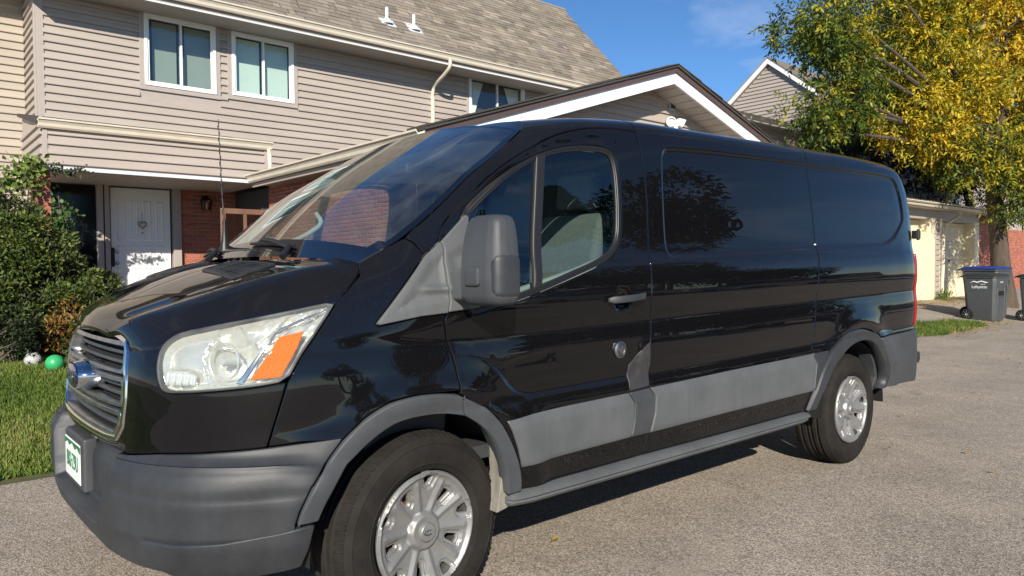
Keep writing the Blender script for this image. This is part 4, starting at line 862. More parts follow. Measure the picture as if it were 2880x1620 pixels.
# cabin
MB().box(.95, 2.45, .10, 1.96, .55, .60).build('cab_floor', M_TRIMD, van)
MB().box(2.42, 2.45, .14, 1.92, .60, 1.90).build('cab_bulkhead', M_TRIMD, van)
hl_ = []
for s, xx in ((0, 1.74), (1, 2.42)):
    hl_.append([(xx, y, (1.885 if s == 0 else 1.915)-.10*abs((y-YC)/.82)**3) for y in np.linspace(.24, 1.82, 20)])
MB().add(hl_[0]+hl_[1], [(k, k+1, 21+k, 20+k) for k in range(19)]).build('headliner', M_TRIM, van, fix=False, smooth=True)
dash = [(.86,.60),(.82,1.24),(.95,1.30),(1.12,1.315),(1.22,1.295),(1.30,1.22),(1.33,1.10),(1.25,.95),(1.20,.60)]
db = MB().prism(dash, 'y', .16, 1.90).build('dashboard', M_TRIMD, van, bevel=.02)
MB().prism([(1.12,1.30),(1.20,1.36),(1.30,1.35),(1.34,1.28),(1.30,1.20)], 'y', .38, .74).build('instrument_hood', M_TRIMD, db, bevel=.015)
MB().box(1.18, 1.34, .90, 1.20, .98, 1.25).build('centre_console', M_TRIM, db, bevel=.02)
sw = MB(); q = Matrix.Rotation(math.radians(-28), 3, 'Y'); cc = Vector((1.50, .56, 1.20))
sw.tube([cc+q @ Vector((0, .19*math.cos(t), .19*math.sin(t))) for t in np.linspace(0, 2*math.pi, 41)], .015, 10, False)
for a in (0, math.pi, -math.pi/2): sw.tube([cc, cc+q @ Vector((0, .18*math.cos(a), .18*math.sin(a)))], .018, 8)
sw.tube([cc-q @ Vector((.03, 0, 0)), cc+q @ Vector((.02, 0, 0))], .06, 16); sw.build('steering_wheel', M_TRIMD, van, smooth=True)
def seat(y):
    M_SEAT = mat('grey seat cloth', (.16, .165, .16), .9, var=.15, scale=60); r = MB().box(1.72, 2.18, y-.25, y+.25, .86, 1.0).build('seat', M_SEAT, van, bevel=.04, seg=3)
    MB().prism([(2.10,.98),(2.22,.96),(2.37,1.50),(2.30,1.56),(2.24,1.52)], 'y', y-.24, y+.24).build('backrest', M_SEAT, r, bevel=.04, seg=3)
    MB().prism([(2.28,1.58),(2.36,1.56),(2.40,1.74),(2.34,1.78),(2.30,1.74)], 'y', y-.13, y+.13).build('headrest', M_SEAT, r, bevel=.03, seg=3)
    MB().box(1.78, 2.2, y-.2, y+.2, .60, .86).build('seat_base', M_TRIMD, r)
seat(.55); seat(1.50)
sb = MB().tube([(2.26,.22,1.72),(2.27,.24,1.45),(2.26,.27,1.15),(2.25,.28,.9)], [.02,.02,.022,.022], 4).build('seat_belt', mat('belt webbing', (.45, .45, .42), .8), van)
for yy in (.105, 2*YC-.145):
    MB().prism([(1.30,.86),(2.30,.62),(2.28,1.36),(2.05,1.33),(1.85,1.27),(1.55,1.20),(1.22,1.13)], 'y', yy, yy+.04).build('door_trim', M_TRIM, van, bevel=.01)
for sgn in (0,):
    V = []; idx = range(6, 39, 3)
    for i in idx:
        for j, h in ((46, -.012), (44, -.03), (43, -.055)): V.append(WS[i, j]+np.array((.03, 0, h)))
    k = len(list(idx)); o = MB().add(V, [(3*i+j, 3*i+j+1, 3*i+j+4, 3*i+j+3) for i in range(k-1) for j in range(2)]).build('pillar_trim', M_TRIM, van, smooth=True, fix=False)
gh = [ws_point(.86, .38)+np.array((.10, 0, -.08)), ws_point(.84, .40)+np.array((.14, -.03, -.12)), ws_point(.84, .52)+np.array((.16, -.03, -.16)), ws_point(.84, .66)+np.array((.16, -.03, -.16)), ws_point(.86, .70)+np.array((.12, 0, -.12))]
MB().tube(crom(gh, 5), .014, 10).build('grab_handle', M_TRIM, van, smooth=True)
MB().box(1.55, 1.60, .95, 1.11, 1.74, 1.80).build('rear_view_mirror', M_TRIMD, van, bevel=.015)
# hinges at the rear corner
for z in (.60, 1.50):
    o = MB().box(5.36, 5.43, .045, .085, z-.03, z+.03).tube([(5.38, .045, z-.04), (5.38, .045, z+.04)], .012, 8).build('door_hinge', M_BLACK, van, bevel=.004); mirrored(o)
# ---------------------------------------------------------------- buildings
M_SIDE = rand_tint(mat('taupe vinyl siding', (.365, .318, .280), .55, var=.07, scale=1.5, stretch=(.6, .6, 3), bump=.06, bscale=240), .035)
M_SIDEY = rand_tint(mat('yellower vinyl siding', (.385, .335, .278), .55, var=.06, scale=1.5, stretch=(.6, .6, 3)), .035)  # same boards in a slightly yellower tone
M_CASE = mat('taupe casing', (.36, .315, .285), .5, var=.04)
M_GUT = mat('cream gutter', (.62, .56, .46), .4, var=.08, scale=5, stretch=(1, 1, 4))
M_FASC = mat('white fascia', (.78, .79, .80), .45, var=.04, scale=4)
M_FLASH = mat('pale metal flashing', (.60, .63, .66), .35, var=.05)
M_BROWN = mat('brown drip edge', (.085, .055, .048), .45)
M_VINYLW = mat('white vinyl frame', (.80, .80, .78), .4, var=.02)
M_SOFF = mat('soffit', (.40, .37, .33), .6)
M_DARKRF = mat('dark roof edge', (.05, .046, .042), .9, bump=.5, bscale=90)
M_MORTAR = mat('mortar', (.42, .36, .31), .95, var=.15, scale=20, bump=.3, bscale=150)
M_BRICK = rand_tint(mat('red brick', (.36, .105, .062), .85, var=.18, scale=22, bump=.4, bscale=120), .22)
M_BRICKJ = vcol_tint(mat('red brick course', (.36, .105, .062), .85, var=.18, scale=22, bump=.4, bscale=120))
M_SHING = rand_tint(mat('asphalt shingle', (.215, .185, .15), .95, var=.15, scale=60, bump=.5, bscale=160), .21)
M_SHINGJ = vcol_tint(mat('asphalt shingle field', (.215, .185, .15), .95, var=.22, scale=60, bump=.5, bscale=160))
M_PANE = glass('house window glass', (.86, .92, .89), .10)
M_ROOMD = mat('dim room', (.05, .05, .052), .9)
M_BLIND = mat('pale roller blind', (.52, .62, .58), .8, var=.03)
M_CURT = mat('white curtain', (.7, .7, .68), .9)
M_DOORW = mat('white painted door', (.78, .78, .77), .4, var=.02)
M_BRONZE = mat('dark bronze', (.02, .018, .016), .4, .5)
M_CREAM = mat('cream paint', (.72, .63, .44), .5, var=.04, scale=3)
M_GATE = mat('brown stained wood', (.16, .085, .058), .7, var=.2, scale=9, stretch=(1, 1, .2))

def lap(axis, plane, sgn, a0, a1, z0, h, m, parent, thick=.034, name='siding_board'):
    """one lapped board: its lip stands proud at the bottom and throws the shadow line"""
    sec = [(.0, z0+h+.006), (.004, z0+h), (.0085, z0+h*.56), (thick*.72, z0+h*.48), (thick, z0+.010), (thick-.002, z0), (.0, z0)]
    V = []
    for a in (a0, a1):
        for d, z in sec:
            V.append((a, plane+sgn*d, z) if axis == 'x' else (plane+sgn*d, a, z))
    n = len(sec); F = [(k, (k+1) % n, n+(k+1) % n, n+k) for k in range(n)]+[tuple(range(n)), tuple(range(n, 2*n))[::-1]]
    return MB().add(V, F).build(name, m, parent)
def siding(part, axis, plane, sgn, span, z0, z1, h, m, holes=(), joints=()):
    z = z0
    while z < z1-.01:
        hh = min(h, z1-z); s = span(z+hh/2) if callable(span) else span
        segs = [s]
        for (b0, b1, c0, c1) in holes:
            if z+hh > c0 and z < c1:
                segs = [q for a, b in segs for q in ((a, min(b, b0)), (max(a, b1), b)) if q[1]-q[0] > .02]
        for a, b in segs:
            if b-a > 6: cut = a+(b-a)*rnd.uniform(.35, .65); lap(axis, plane, sgn, a, cut-.0015, z, hh, m, part); lap(axis, plane, sgn, cut+.0015, b, z, hh, m, part, .0348)
            elif b-a > .02: lap(axis, plane, sgn, a, b, z, hh, m, part)
        z += h
def gutter(axis, plane, sgn, a0, a1, z, name, parent, m=None, s=1.0):
    """ogee gutter swept along an eave"""
    sec = [(0,0),(.0,-.115),(.055,-.125),(.075,-.10),(.085,-.06),(.105,-.03),(.125,-.018),(.127,.004),(.112,.004),(.108,-.012),(.09,-.03)]
    V = []
    for a in (a0, a1):
        for d, q in sec: V.append((a, plane+sgn*d*s, z+q*s) if axis == 'x' else (plane+sgn*d*s, a, z+q*s))
    n = len(sec); F = [(k, k+1, n+k+1, n+k) for k in range(n-1)]+[tuple(range(n)), tuple(range(n, 2*n))[::-1]]
    o = MB().add(V, F).build(name, m or M_GUT, parent)
    return o
def downspout(pts, parent, w=.04, m=None):
    P = crom(pts, 5); return MB().tube(P, w, 8).build('downspout', m or M_GUT, parent, smooth=True)
def bricks(part, axis, plane, sgn, a0, a1, z0, z1, budget, score, holes=(), L=.203, H=.0677, J=.010, depth=.012):
    """courses of bricks standing proud of the mortar; the ones that show largest are pieces, the rest one field"""
    P = []; r = 0; z = z0
    while z < z1-.02:
        a = a0-(L/2 if r % 2 else 0)
        while a < a1-.01:
            b0, b1 = max(a, a0), min(a+L-J, a1)
            if b1-b0 > .03 and not any(b1 > h[0] and b0 < h[1] and z+H > h[2] and z < h[3] for h in holes): P.append((b0, b1, z, min(z+H-J, z1)))
            a += L
        z += H; r += 1
    P.sort(key=lambda q: -score((q[0]+q[1])/2, q[2])); cache = {}; field = MB()
    for i, (b0, b1, c0, c1) in enumerate(P):
        e = .003; d = depth+rnd.uniform(-.002, .002); w_, h_ = b1-b0, c1-c0
        X = [(0,0,0),(w_,0,0),(w_,h_,0),(0,h_,0),(e,e,d),(w_-e,e,d),(w_-e,h_-e,d),(e,h_-e,d)]; F = [(4,5,6,7),(0,1,5,4),(1,2,6,5),(2,3,7,6),(3,0,4,7)]
        to = (lambda q, ox=b0, oz=c0: (ox+q[0], plane+sgn*q[2], oz+q[1])) if axis == 'x' else (lambda q, ox=b0, oz=c0: (plane+sgn*q[2], ox+q[0], oz+q[1]))
        flip = (axis == 'x') == (sgn > 0)
        F = [f[::-1] for f in F] if flip else F
        if i < budget:
            key = round(w_, 3)
            if key not in cache:
                V = [to(q, 0, 0) for q in X]; V = [(x-(plane if axis != 'x' else 0), y-(plane if axis == 'x' else 0), z_) for x, y, z_ in V]
                cache[key] = mesh('brick', V, F, M_BRICK, part); o = cache[key]
            else: o = bpy.data.objects.new('brick', cache[key].data); COL.objects.link(o); attach(o, part)
            o.location = (b0, plane, c0) if axis == 'x' else (plane, b0, c0)
        else: field.add([to(q) for q in X], F, rnd.uniform(.72, 1.25))
    if field.V: f = field.build('brick_field', M_BRICKJ, part, fix=False); f['kind'] = 'stuff'
def shingles(part, corner, ux, us, W, S, budget, score, ex=.143, wd=.30, holes=()):
    """corner at the left eave, ux along the eave, us up the slope"""
    ux, us = Vector(ux), Vector(us); n = ux.cross(us).normalized(); P = []
    r = 0
    while r*ex < S:
        a = -rnd.uniform(0, wd)
        while a < W:
            w_ = wd*rnd.choice((.5, .75, 1, 1, 1.2)); b0, b1 = max(a, 0), min(a+w_-.006, W)
            if b1-b0 > .03: P.append((b0, b1, r))
            a += w_
        r += 1
    P.sort(key=lambda q: -score(Vector(corner)+ux*((q[0]+q[1])/2)+us*q[2]*ex)); field = MB(); cache = {}
    for i, (b0, b1, r) in enumerate(P):
        w_ = round((b1-b0)/.03)*.03 or .03; th = .011 if i % 3 else .017; s1 = min(ex*1.25, S-r*ex+.02)
        X = [(0,0,.004),(w_,0,.004),(w_,s1,.001),(0,s1,.001),(0,0,.004+th),(w_,0,.004+th),(w_,s1,.004),(0,s1,.004)]
        F = [(4,5,6,7),(0,1,5,4),(1,2,6,5),(3,0,4,7)]; o3 = Vector(corner)+ux*b0+us*(r*ex)
        if i < budget:
            key = (w_, th, round(s1, 3))
            if key not in cache: cache[key] = mesh('shingle', [ux*x+us*y+n*z for x, y, z in X], F, M_SHING, part); o = cache[key]
            else: o = bpy.data.objects.new('shingle', cache[key].data); COL.objects.link(o); attach(o, part)
            o.location = o3
        else: t = rnd.choice((.72, .84, .93, 1, 1, 1.06, 1.14, 1.38)); field.add([o3+ux*x+us*y+n*z for x, y, z in X], F, (t, t*rnd.uniform(.97, 1.01), t*rnd.uniform(.92, 1.02)))
    if field.V: f = field.build('shingle_field', M_SHINGJ, part, fix=False); f['kind'] = 'stuff'
camv = Vector(CAM)
near = lambda p: -(p-camv).length
# ---- main townhouse
H0 = .45; WY = 10.9
th = empty('townhouse', (8, WY, H0)); tag(th, 'two-storey townhouse in taupe siding with grey shingle roof behind the van', 'house')
WIN = [(2.95, 4.09, 4.31, 5.47), (4.36, 5.50, 4.35, 5.46), (9.57, 11.20, 4.42, 5.55)]
uw = MB().box(1.46, 14.5, WY, WY+.2, 2.6, 5.75).build('upper_wall', M_CASE, th)
siding(uw, 'x', WY, -1, (1.55, 14.5), 2.72, 5.74, .127, M_SIDE, holes=[(a-.075, b+.075, c-.075, d+.075) for a, b, c, d in WIN])
# hidden solid behind, so light cannot pass through the building
MB().box(1.5, 14.5, WY+.2, 15.4, H0, 5.7).build('house_core', M_ROOMD, th)
MB().box(1.46, 1.56, WY-.024, WY+.01, 2.6, 5.75).build('corner_post', M_CASE, th, bevel=.004)
MB().box(1.435, 1.46, WY-.024, WY+.08, 2.6, 5.75).build('corner_post', M_CASE, th, bevel=.004)
sw_ = MB().box(1.46, 1.5, WY+.08, 11.9, H0, 5.75).build('side_wall', M_CASE, th); siding(sw_, 'y', 1.46, -1, (WY+.085, 11.88), 2.4, 5.74, .127, M_SIDE)
lw = MB().box(-5, 1.46, 11.9, 12.1, H0, 5.75).build('set_back_wall', M_CASE, th); siding(lw, 'x', 11.9, -1, (-3, 1.44), 1.5, 5.74, .127, M_SIDEY)
MB().box(-5, 1.46, 12.1, 15.4, H0, 5.7).build('house_core', M_ROOMD, th)
MB().box(-5, 1.44, 11.35, 11.9, 5.62, 5.72).build('set_back_eave', M_SOFF, th)
def slider(x0, x1, z0, z1, y, kind, parent=th):
    fr = MB(); t = .075
    for a, b, c, d in ((x0-t, x1+t, z1, z1+t), (x0-t, x1+t, z0-t, z0), (x0-t, x0, z0, z1), (x1, x1+t, z0, z1)): fr.box(a, b, y-.030, y+.01, c, d)
    w_ = fr.build('window', M_CASE, parent, bevel=.004)
    f2 = MB(); t = .05
    for a, b, c, d in ((x0, x1, z1-t, z1), (x0, x1, z0, z0+t), (x0, x0+t, z0+t, z1-t), (x1-t, x1, z0+t, z1-t)): f2.box(a, b, y-.045, y+.03, c, d)
    f2.build('window_frame', M_VINYLW, w_, bevel=.005)
    f3 = MB(); xm = (x0+x1)/2; q = .028
    for a, b, dy in ((x0+t, xm+.02, -.012), (xm-.02, x1-t, .006)):
        f3.box(a, b, y+dy-.012, y+dy+.01, z1-t-q, z1-t).box(a, b, y+dy-.012, y+dy+.01, z0+t, z0+t+q).box(a, a+q, y+dy-.012, y+dy+.01, z0+t+q, z1-t-q).box(b-q, b, y+dy-.012, y+dy+.01, z0+t+q, z1-t-q)
    f3.build('window_sash', M_VINYLW, w_)
    for a, b, dy in ((x0+t, xm, -.006), (xm, x1-t, .012)): MB().add([(a,y+dy,z0+t),(b,y+dy,z0+t),(b,y+dy,z1-t),(a,y+dy,z1-t)], [(0,1,2,3)]).build('pane', M_PANE, w_, fix=False)
    MB().box(x0+.02, x1-.02, y+.19, y+.197, z0+.02, z1-.02).build('room_dark', M_ROOMD, w_)
    if kind == 'blind':
        for a, b in ((x0+.07, xm-.03), (xm+.03, x1-.07)): MB().box(a, b, y+.10, y+.104, z0+.05, z1-.08).build('roller_blind', M_BLIND, w_)
    elif kind == 'half':
        for a, b in ((x0+.16, xm-.03), (xm+.10, x1-.04)): MB().box(a, b, y+.13, y+.134, z0+.05, z1-.07).build('roller_blind', mat('grey-green blind', (.24, .28, .25), .8), w_)
    else:
        for a, s in ((x0+.07, 1), (x1-.07, -1)):
            V = []; n = 15
            for k in range(n):
                for zz, wd in ((z0+.05, .17), (z0+.35, .20), (z1-.45, .30), (z1-.08, .44)): V.append((a+s*wd*k/(n-1), y+.12+.015*(k % 2), zz))
            MB().add(V, [(4*k+j, 4*k+4+j, 4*k+5+j, 4*k+1+j) for k in range(n-1) for j in range(3)]).build('curtain', M_CURT, w_, fix=False)
    return w_
# the wall backing is opened behind each window
uw.data.clear_geometry(); b_ = MB(); xs = sorted({1.46, 14.5, *[w[0] for w in WIN], *[w[1] for w in WIN]})
for a, b in zip(xs, xs[1:]):
    h_ = [w for w in WIN if w[0] <= a and w[1] >= b]
    if h_: b_.box(a, b, WY, WY+.2, 2.6, h_[0][2]).box(a, b, WY, WY+.2, h_[0][3], 5.75)
    else: b_.box(a, b, WY, WY+.2, 2.6, 5.75)
uw.data.from_pydata(b_.V, [], b_.F); uw.data.update()
for (a, b, c, d), k in zip(WIN, ('half', 'blind', 'curtain')): slider(a, b, c, d, WY-.005, k)
# eave: soffit, fascia, gutter and roof
EY, EZ = 10.24, 5.57
MB().box(1.2, 14.62, EY, WY+.02, 5.47, 5.495).build('soffit', M_SOFF, th)
MB().box(1.2, 14.62, EY-.02, EY, 5.455, 5.48).build('soffit_trim', M_FLASH, th)
MB().box(1.2, 14.62, EY-.012, EY+.02, 5.481, 5.63).build('fascia', M_CASE, th)
g_ = gutter('x', EY-.013, -1, 1.15, 14.62, 5.66, 'gutter', th)
RZ, RY = 8.62, 12.95
us = Vector((0, RY-EY+.06, RZ-5.67)); SL = us.length; us.normalize()
rf = MB().add([(1.0,EY-.06,5.665),(14.62,EY-.06,5.665),(14.62,RY,RZ),(1.0,RY,RZ),(14.62,15.6,5.8),(1.0,15.6,5.8)], [(0,1,2,3),(3,2,4,5),(1,4,2),(0,3,5)]).build('roof', M_DARKRF, th)
shingles(rf, (3.4, EY-.075, 5.662), (1, 0, 0), us, 11.22, SL, 300, near, wd=.28, ex=.135)
MB().tube([(1.0,RY,RZ+.012),(14.63,RY,RZ+.012)], .05, 6).build('ridge_cap', M_SHING, th)
gb = MB().add([(14.5,EY+.1,5.6),(14.5,15.4,5.6),(14.5,RY,RZ-.15)], [(0,1,2)]).build('gable_wall', M_SIDE, th, fix=False)
def roof_pipe(x, s):
    p = Vector((x, EY-.06, 5.665))+us*s; r = MB().lathe([(.13,-.03),(.10,.03),(.055,.075),(.05,.09)], tuple(p), n=20).build('roof_vent', M_FLASH, th, smooth=True)
    MB().tube([p, p+Vector((0, 0, .30))], .032, 12).build('vent_pipe', M_FASC, r, smooth=True)
    n = Vector((1, 0, 0)).cross(us).normalized(); q = [p+Vector((a, 0, 0))+us*b+n*.018 for a, b in ((-.16,-.17),(.16,-.17),(.16,.17),(-.16,.17))]
    MB().add(q+[v+n*.004 for v in q], [(3,2,1,0),(4,5,6,7),(0,1,5,4),(1,2,6,5),(2,3,7,6),(3,0,4,7)]).build('vent_flashing', M_FLASH, r, fix=False)
roof_pipe(7.37, .70); roof_pipe(8.0, .69)
downspout([(8.55, EY-.07, 5.57), (8.55, EY-.06, 5.42), (8.55, EY+.12, 5.30), (8.57, WY-.12, 5.12), (8.58, WY-.05, 4.95)], th, .036)
MB().box(8.545, 8.62, WY-.075, WY-.018, 2.7, 5.02).build('downspout', M_GUT, th, bevel=.012)
# ---- porch: canopy box, soffit, door, brick, pillar
CY = 9.15
cn = MB().box(1.26, 4.25, CY, CY+.06, 2.66, 3.22).box(1.26, 1.30, CY+.06, WY-.03, 2.66, 3.16).build('porch_canopy', M_CASE, th)
siding(cn, 'x', CY, -1, (1.31, 4.20), 2.70, 3.16, .127, M_SIDE)
for a in (1.255, 4.20): MB().box(a, a+.055, CY-.022, CY+.02, 2.67, 3.2).build('canopy_corner', M_CASE, cn, bevel=.004)
for k in range(5): lap('y', 1.26, -1, CY+.03, WY-.03, 2.70+.127*k, .127, M_SIDE, cn)
V = [(1.2,CY-.06,3.24),(4.3,CY-.06,3.24),(4.3,WY-.02,3.62),(1.2,WY-.02,3.62)]; MB().add(V+[(x,y,z-.05) for x,y,z in V], [(0,1,2,3),(7,6,5,4),(0,4,5,1),(1,5,6,2),(2,6,7,3),(3,7,4,0)]).build('canopy_roof', M_DARKRF, cn)
MB().prism([(CY-.02,3.16),(WY-.03,3.16),(WY-.03,3.56),(CY-.02,3.19)], 'x', 1.262, 1.30).build('canopy_cheek', M_SIDE, cn)
MB().box(1.245, 4.26, CY-.03, CY-.001, 2.625, 2.672).build('canopy_flashing', M_FLASH, cn)
gutter('x', CY-.001, -1, 1.2, 4.31, 3.27, 'gutter', th, s=.95)
for k in range(19):
    x0 = 1.32+.157*k
    if x0 < 4.22: MB().box(x0, min(x0+.152, 4.24), CY+.0, WY-.1, 2.632, 2.644).build('soffit_panel', M_SOFF, cn)
downspout([(4.26, CY-.06, 3.17), (4.27, CY-.055, 3.10), (4.28, CY-.05, 2.90), (4.29, CY-.05, 2.82), (4.33, CY-.07, 2.76), (4.40, CY-.08, 2.745)], th, .034)
PW = MB().box(3.42, 5.2, 10.8, 10.95, H0, 2.63).build('porch_brick_wall', M_MORTAR, th)
bricks(PW, 'x', 10.8, -1, 3.43, 4.6, .62, 2.62, 300, lambda a, z: -a)
MB().box(1.5, 5.2, 9.0, 10.95, .30, .55).build('porch_slab', mat('porch concrete', (.38, .36, .33), .9, var=.15, bump=.3, bscale=60), th)
MB().box(1.5, 3.42, 10.86, 10.95, H0, 2.63).build('entry_wall', M_ROOMD, th)
# sidelight
sl_ = MB().box(1.52, 2.20, 10.80, 10.85, .6, 2.60).build('sidelight_pane', mat('dark sidelight glass', (.005, .006, .007), .08, spec=.25), th)
for a, b in ((2.19, 2.27), (2.29, 2.36), (3.30, 3.42)): MB().box(a, b, 10.70, 10.86, .56, 2.64).build('door_post', M_CASE, th, bevel=.004)
MB().box(2.19, 3.42, 10.695, 10.86, 2.64, 2.70).build('door_head', M_CASE, th)
dr = MB().box(2.39, 3.27, 10.79, 10.83, .57, 2.61).build('front_door', M_DOORW, th, bevel=.003)
for c in range(4):
    xa = 2.47+.19*c; 
    for z0, z1 in ((1.66, 2.46), (.86, 1.50), (.64, .80)):
        if z1 > 1.5 and z0 > 1.6: zz = [(2.02, 2.46), (1.66, 1.98)] if False else [(1.78, 2.42)]
        elif z0 > .8: zz = [(1.32, 1.70), (.98, 1.24)]
        else: zz = [(.66, .90)]
        for q0, q1 in zz:
            V = [(xa,10.79,q0),(xa+.13,10.79,q0),(xa+.13,10.79,q1),(xa,10.79,q1),(xa+.018,10.778,q0+.018),(xa+.112,10.778,q0+.018),(xa+.112,10.778,q1-.018),(xa+.018,10.778,q1-.018),(xa+.035,10.783,q0+.035),(xa+.095,10.783,q0+.035),(xa+.095,10.783,q1-.035),(xa+.035,10.783,q1-.035)]
            MB().add(V, [(i, (i+1) % 4, 4+(i+1) % 4, 4+i) for i in range(4)]+[(4+i, 4+(i+1) % 4, 8+(i+1) % 4, 8+i) for i in range(4)]+[(8,9,10,11)]).build('door_panel', M_DOORW, dr)
MB().lathe([(.0,-.05),(.022,-.048),(.028,-.03),(.022,-.012),(.035,-.008),(.036,0)], (2.47, 10.79, 1.42), 'y', 20).build('door_knob', M_CHROMED, dr, smooth=True)
MB().lathe([(.0,-.03),(.026,-.028),(.032,-.008),(.033,0)], (2.47, 10.79, 1.60), 'y', 20).build('deadbolt', M_CHROMED, dr, smooth=True)
MB().box(2.385, 2.43, 10.77, 10.79, 1.36, 1.66).build('door_edge_plate', M_BRONZE, dr)
hp_ = [(2.84+.016*s*16*math.sin(t)**3*.0042*100/16*1.0, 10.768, 2.0+.0035*(13*math.cos(t)-5*math.cos(2*t)-2*math.cos(3*t)-math.cos(4*t))) for s in (1,) for t in np.linspace(0, 2*math.pi, 33)]
hp_ = [(2.84+.0038*16*math.sin(t)**3, 10.766, 2.03+.0038*(13*math.cos(t)-5*math.cos(2*t)-2*math.cos(3*t)-math.cos(4*t))) for t in np.linspace(0, 2*math.pi, 37)]
ho = MB().tube(hp_, .012, 8, False).build('heart_ornament', mat('wicker', (.38, .31, .22), .9, var=.3, scale=60, bump=.8, bscale=120), smooth=True)
MB().tube([(2.84,10.766,2.05),(2.835,10.772,2.22)], .004, 6).build('ribbon', M_TRIM, ho)
hx = [(2.84+.0012*16*math.sin(t)**3, 1.90+.0014*(13*math.cos(t)-5*math.cos(2*t)-2*math.cos(3*t)-math.cos(4*t))) for t in np.linspace(0, 2*math.pi, 25)[:-1]]
MB().prism(hx, 'y', 10.762, 10.772).build('small_heart', M_CHROMED, ho)
tag(ho, 'small wicker heart ornament hanging on the white front door', 'ornament')
# wall lantern
lt_ = MB().lathe([(.0,.26),(.03,.24),(.045,.20),(.10,.17),(.105,.155),(.0,.15)], (3.80, 10.62, 2.30), n=6).box(3.77, 3.83, 10.62, 10.80, 2.50, 2.54).build('wall_lantern', M_BRONZE)
tag(lt_, 'dark bronze lantern on the brick wall beside the white front door', 'lantern')
for k in range(6):
    t0 = math.pi*k/3; q = [(3.80+r*math.cos(t0), 10.62+r*math.sin(t0), z) for r, z in ((.07, 2.30), (.095, 2.455))]; MB().tube(q, .006, 5).build('lantern_bar', M_BRONZE, lt_)
MB().lathe([(.0,0),(.066,0),(.09,.155)], (3.80, 10.62, 2.30), n=6).build('lantern_glass', glass('lantern glass', (.6,.62,.6)), lt_)
MB().tube([(3.80,10.62,2.32),(3.80,10.62,2.42)], .016, 8).build('lantern_bulb', M_PLATE, lt_, smooth=True)
# brick pillar under the canopy's left corner
pb = MB().box(1.145, 1.335, 9.16, 9.35, .3, 2.62).build('porch_pillar', M_MORTAR, th)
bricks(pb, 'x', 9.16, -1, 1.145, 1.335, .32, 2.61, 60, lambda a, z: z, L=.2)
bricks(pb, 'y', 1.145, -1, 9.16, 9.35, .32, 2.61, 60, lambda a, z: z, L=.2)
# ---- garage wing with its gable to the drive
GY, GX0, GX1, PK = 4.90, 4.30, 12.40, 8.36; EZ2 = 2.72; PZ = 4.12
gw = empty('garage_wing', (8.3, 7, H0)); tag(gw, 'single-storey garage wing with white-trimmed gable and red brick side wall', 'garage')
MB().box(GX0+.05, GX1, GY+.12, WY-.05, .1, 2.6).build('garage_core', M_ROOMD, gw)
bw = MB().box(GX0, GX0+.05, GY+.02, 9.2, .1, 2.60).build('brick_side_wall', M_MORTAR, gw)
bricks(bw, 'y', GX0, -1, GY+.02, 9.2, .30, 2.59, 300, lambda a, z: -abs(a-7.0)*.35-abs(z-1.85), L=.165, H=.053, J=.0095)
gwall = MB().prism([(GX0,.1),(GX1,.1),(GX1,2.75),(PK,PZ-.12),(GX0,2.75)], 'y', GY, GY+.1).build('gable_wall', M_CASE, gw)
sl3 = (PZ-EZ2)/(PK-4.0)
siding(gwall, 'x', GY, -1, lambda z: (max(GX0, PK-(PZ-.13-z)/sl3), min(GX1, PK+(PZ-.13-z)/sl3)), .42, 4.02, .152, M_SIDE)
for s in (-1, 1):
    e = 4.0 if s < 0 else 2*PK-4.0
    P = lambda t, dz: (e+(PK-e)*t, EZ2+(PZ-EZ2)*t+dz)
    q = lambda a, b: [P(0, a), P(1, a), P(1, b), P(0, b)]
    MB().prism(q(-.20, -.02), 'y', 4.44, 4.47).build('bargeboard', M_FASC, gw)
    for t in (.12, .32, .52, .72, .92): p = P(t, -.11); MB().lathe([(.0,-.004),(.007,-.003),(.008,.0)], (p[0], 4.44, p[1]), 'y', 8).build('nail_head', M_BRONZE, gw)
    MB().prism(q(-.035, .03), 'y', 4.405, 4.438).build('drip_edge', M_BROWN, gw)
    MB().prism(q(.031, .065), 'y', 4.38, WY).build('roof_deck', M_DARKRF, gw)
    MB().prism(q(-.20, -.18), 'y', 4.47, GY).build('rake_soffit', M_SOFF, gw)
    n_ = 16
    for k in range(n_):
        a, b = k/n_, (k+1.08)/n_; MB().prism([P(a, .066), P(min(b, 1), .066), P(min(b, 1), .074), P(a, .088)], 'y', 4.365+rnd.uniform(-.008, .008), 4.75).build('edge_shingle', M_DARKRF, gw)
    for k in range(22):
        t = (k+.5)/22; x0, z0 = P(t, -.2025); MB().box(x0-.003, x0+.003, 4.48, GY-.01, z0-.004, z0).build('soffit_joint', M_CASE, gw)
gutter('y', 4.0, -1, 4.40, 9.12, EZ2+.02, 'gutter', gw, s=.95)
MB().box(4.0, 4.03, 4.44, 9.12, 2.56, 2.72).build('fascia', M_CASE, gw); MB().box(4.03, GX0, 4.5, 9.12, 2.60, 2.62).build('eave_soffit', M_SOFF, gw)
vb = MB().box(8.80, 8.93, GY-.045, GY-.01, 3.69, 3.86).build('gable_vent', M_TRIM, gw, bevel=.004)
for k in range(5): MB().box(8.815+.022*k, 8.823+.022*k, GY-.052, GY-.046, 3.70, 3.85).build('vent_slat', M_BRONZE, vb); MB().box(8.81, 8.92, GY-.055, GY-.053, 3.705+.03*k, 3.712+.03*k).build('vent_slat', M_BRONZE, vb)
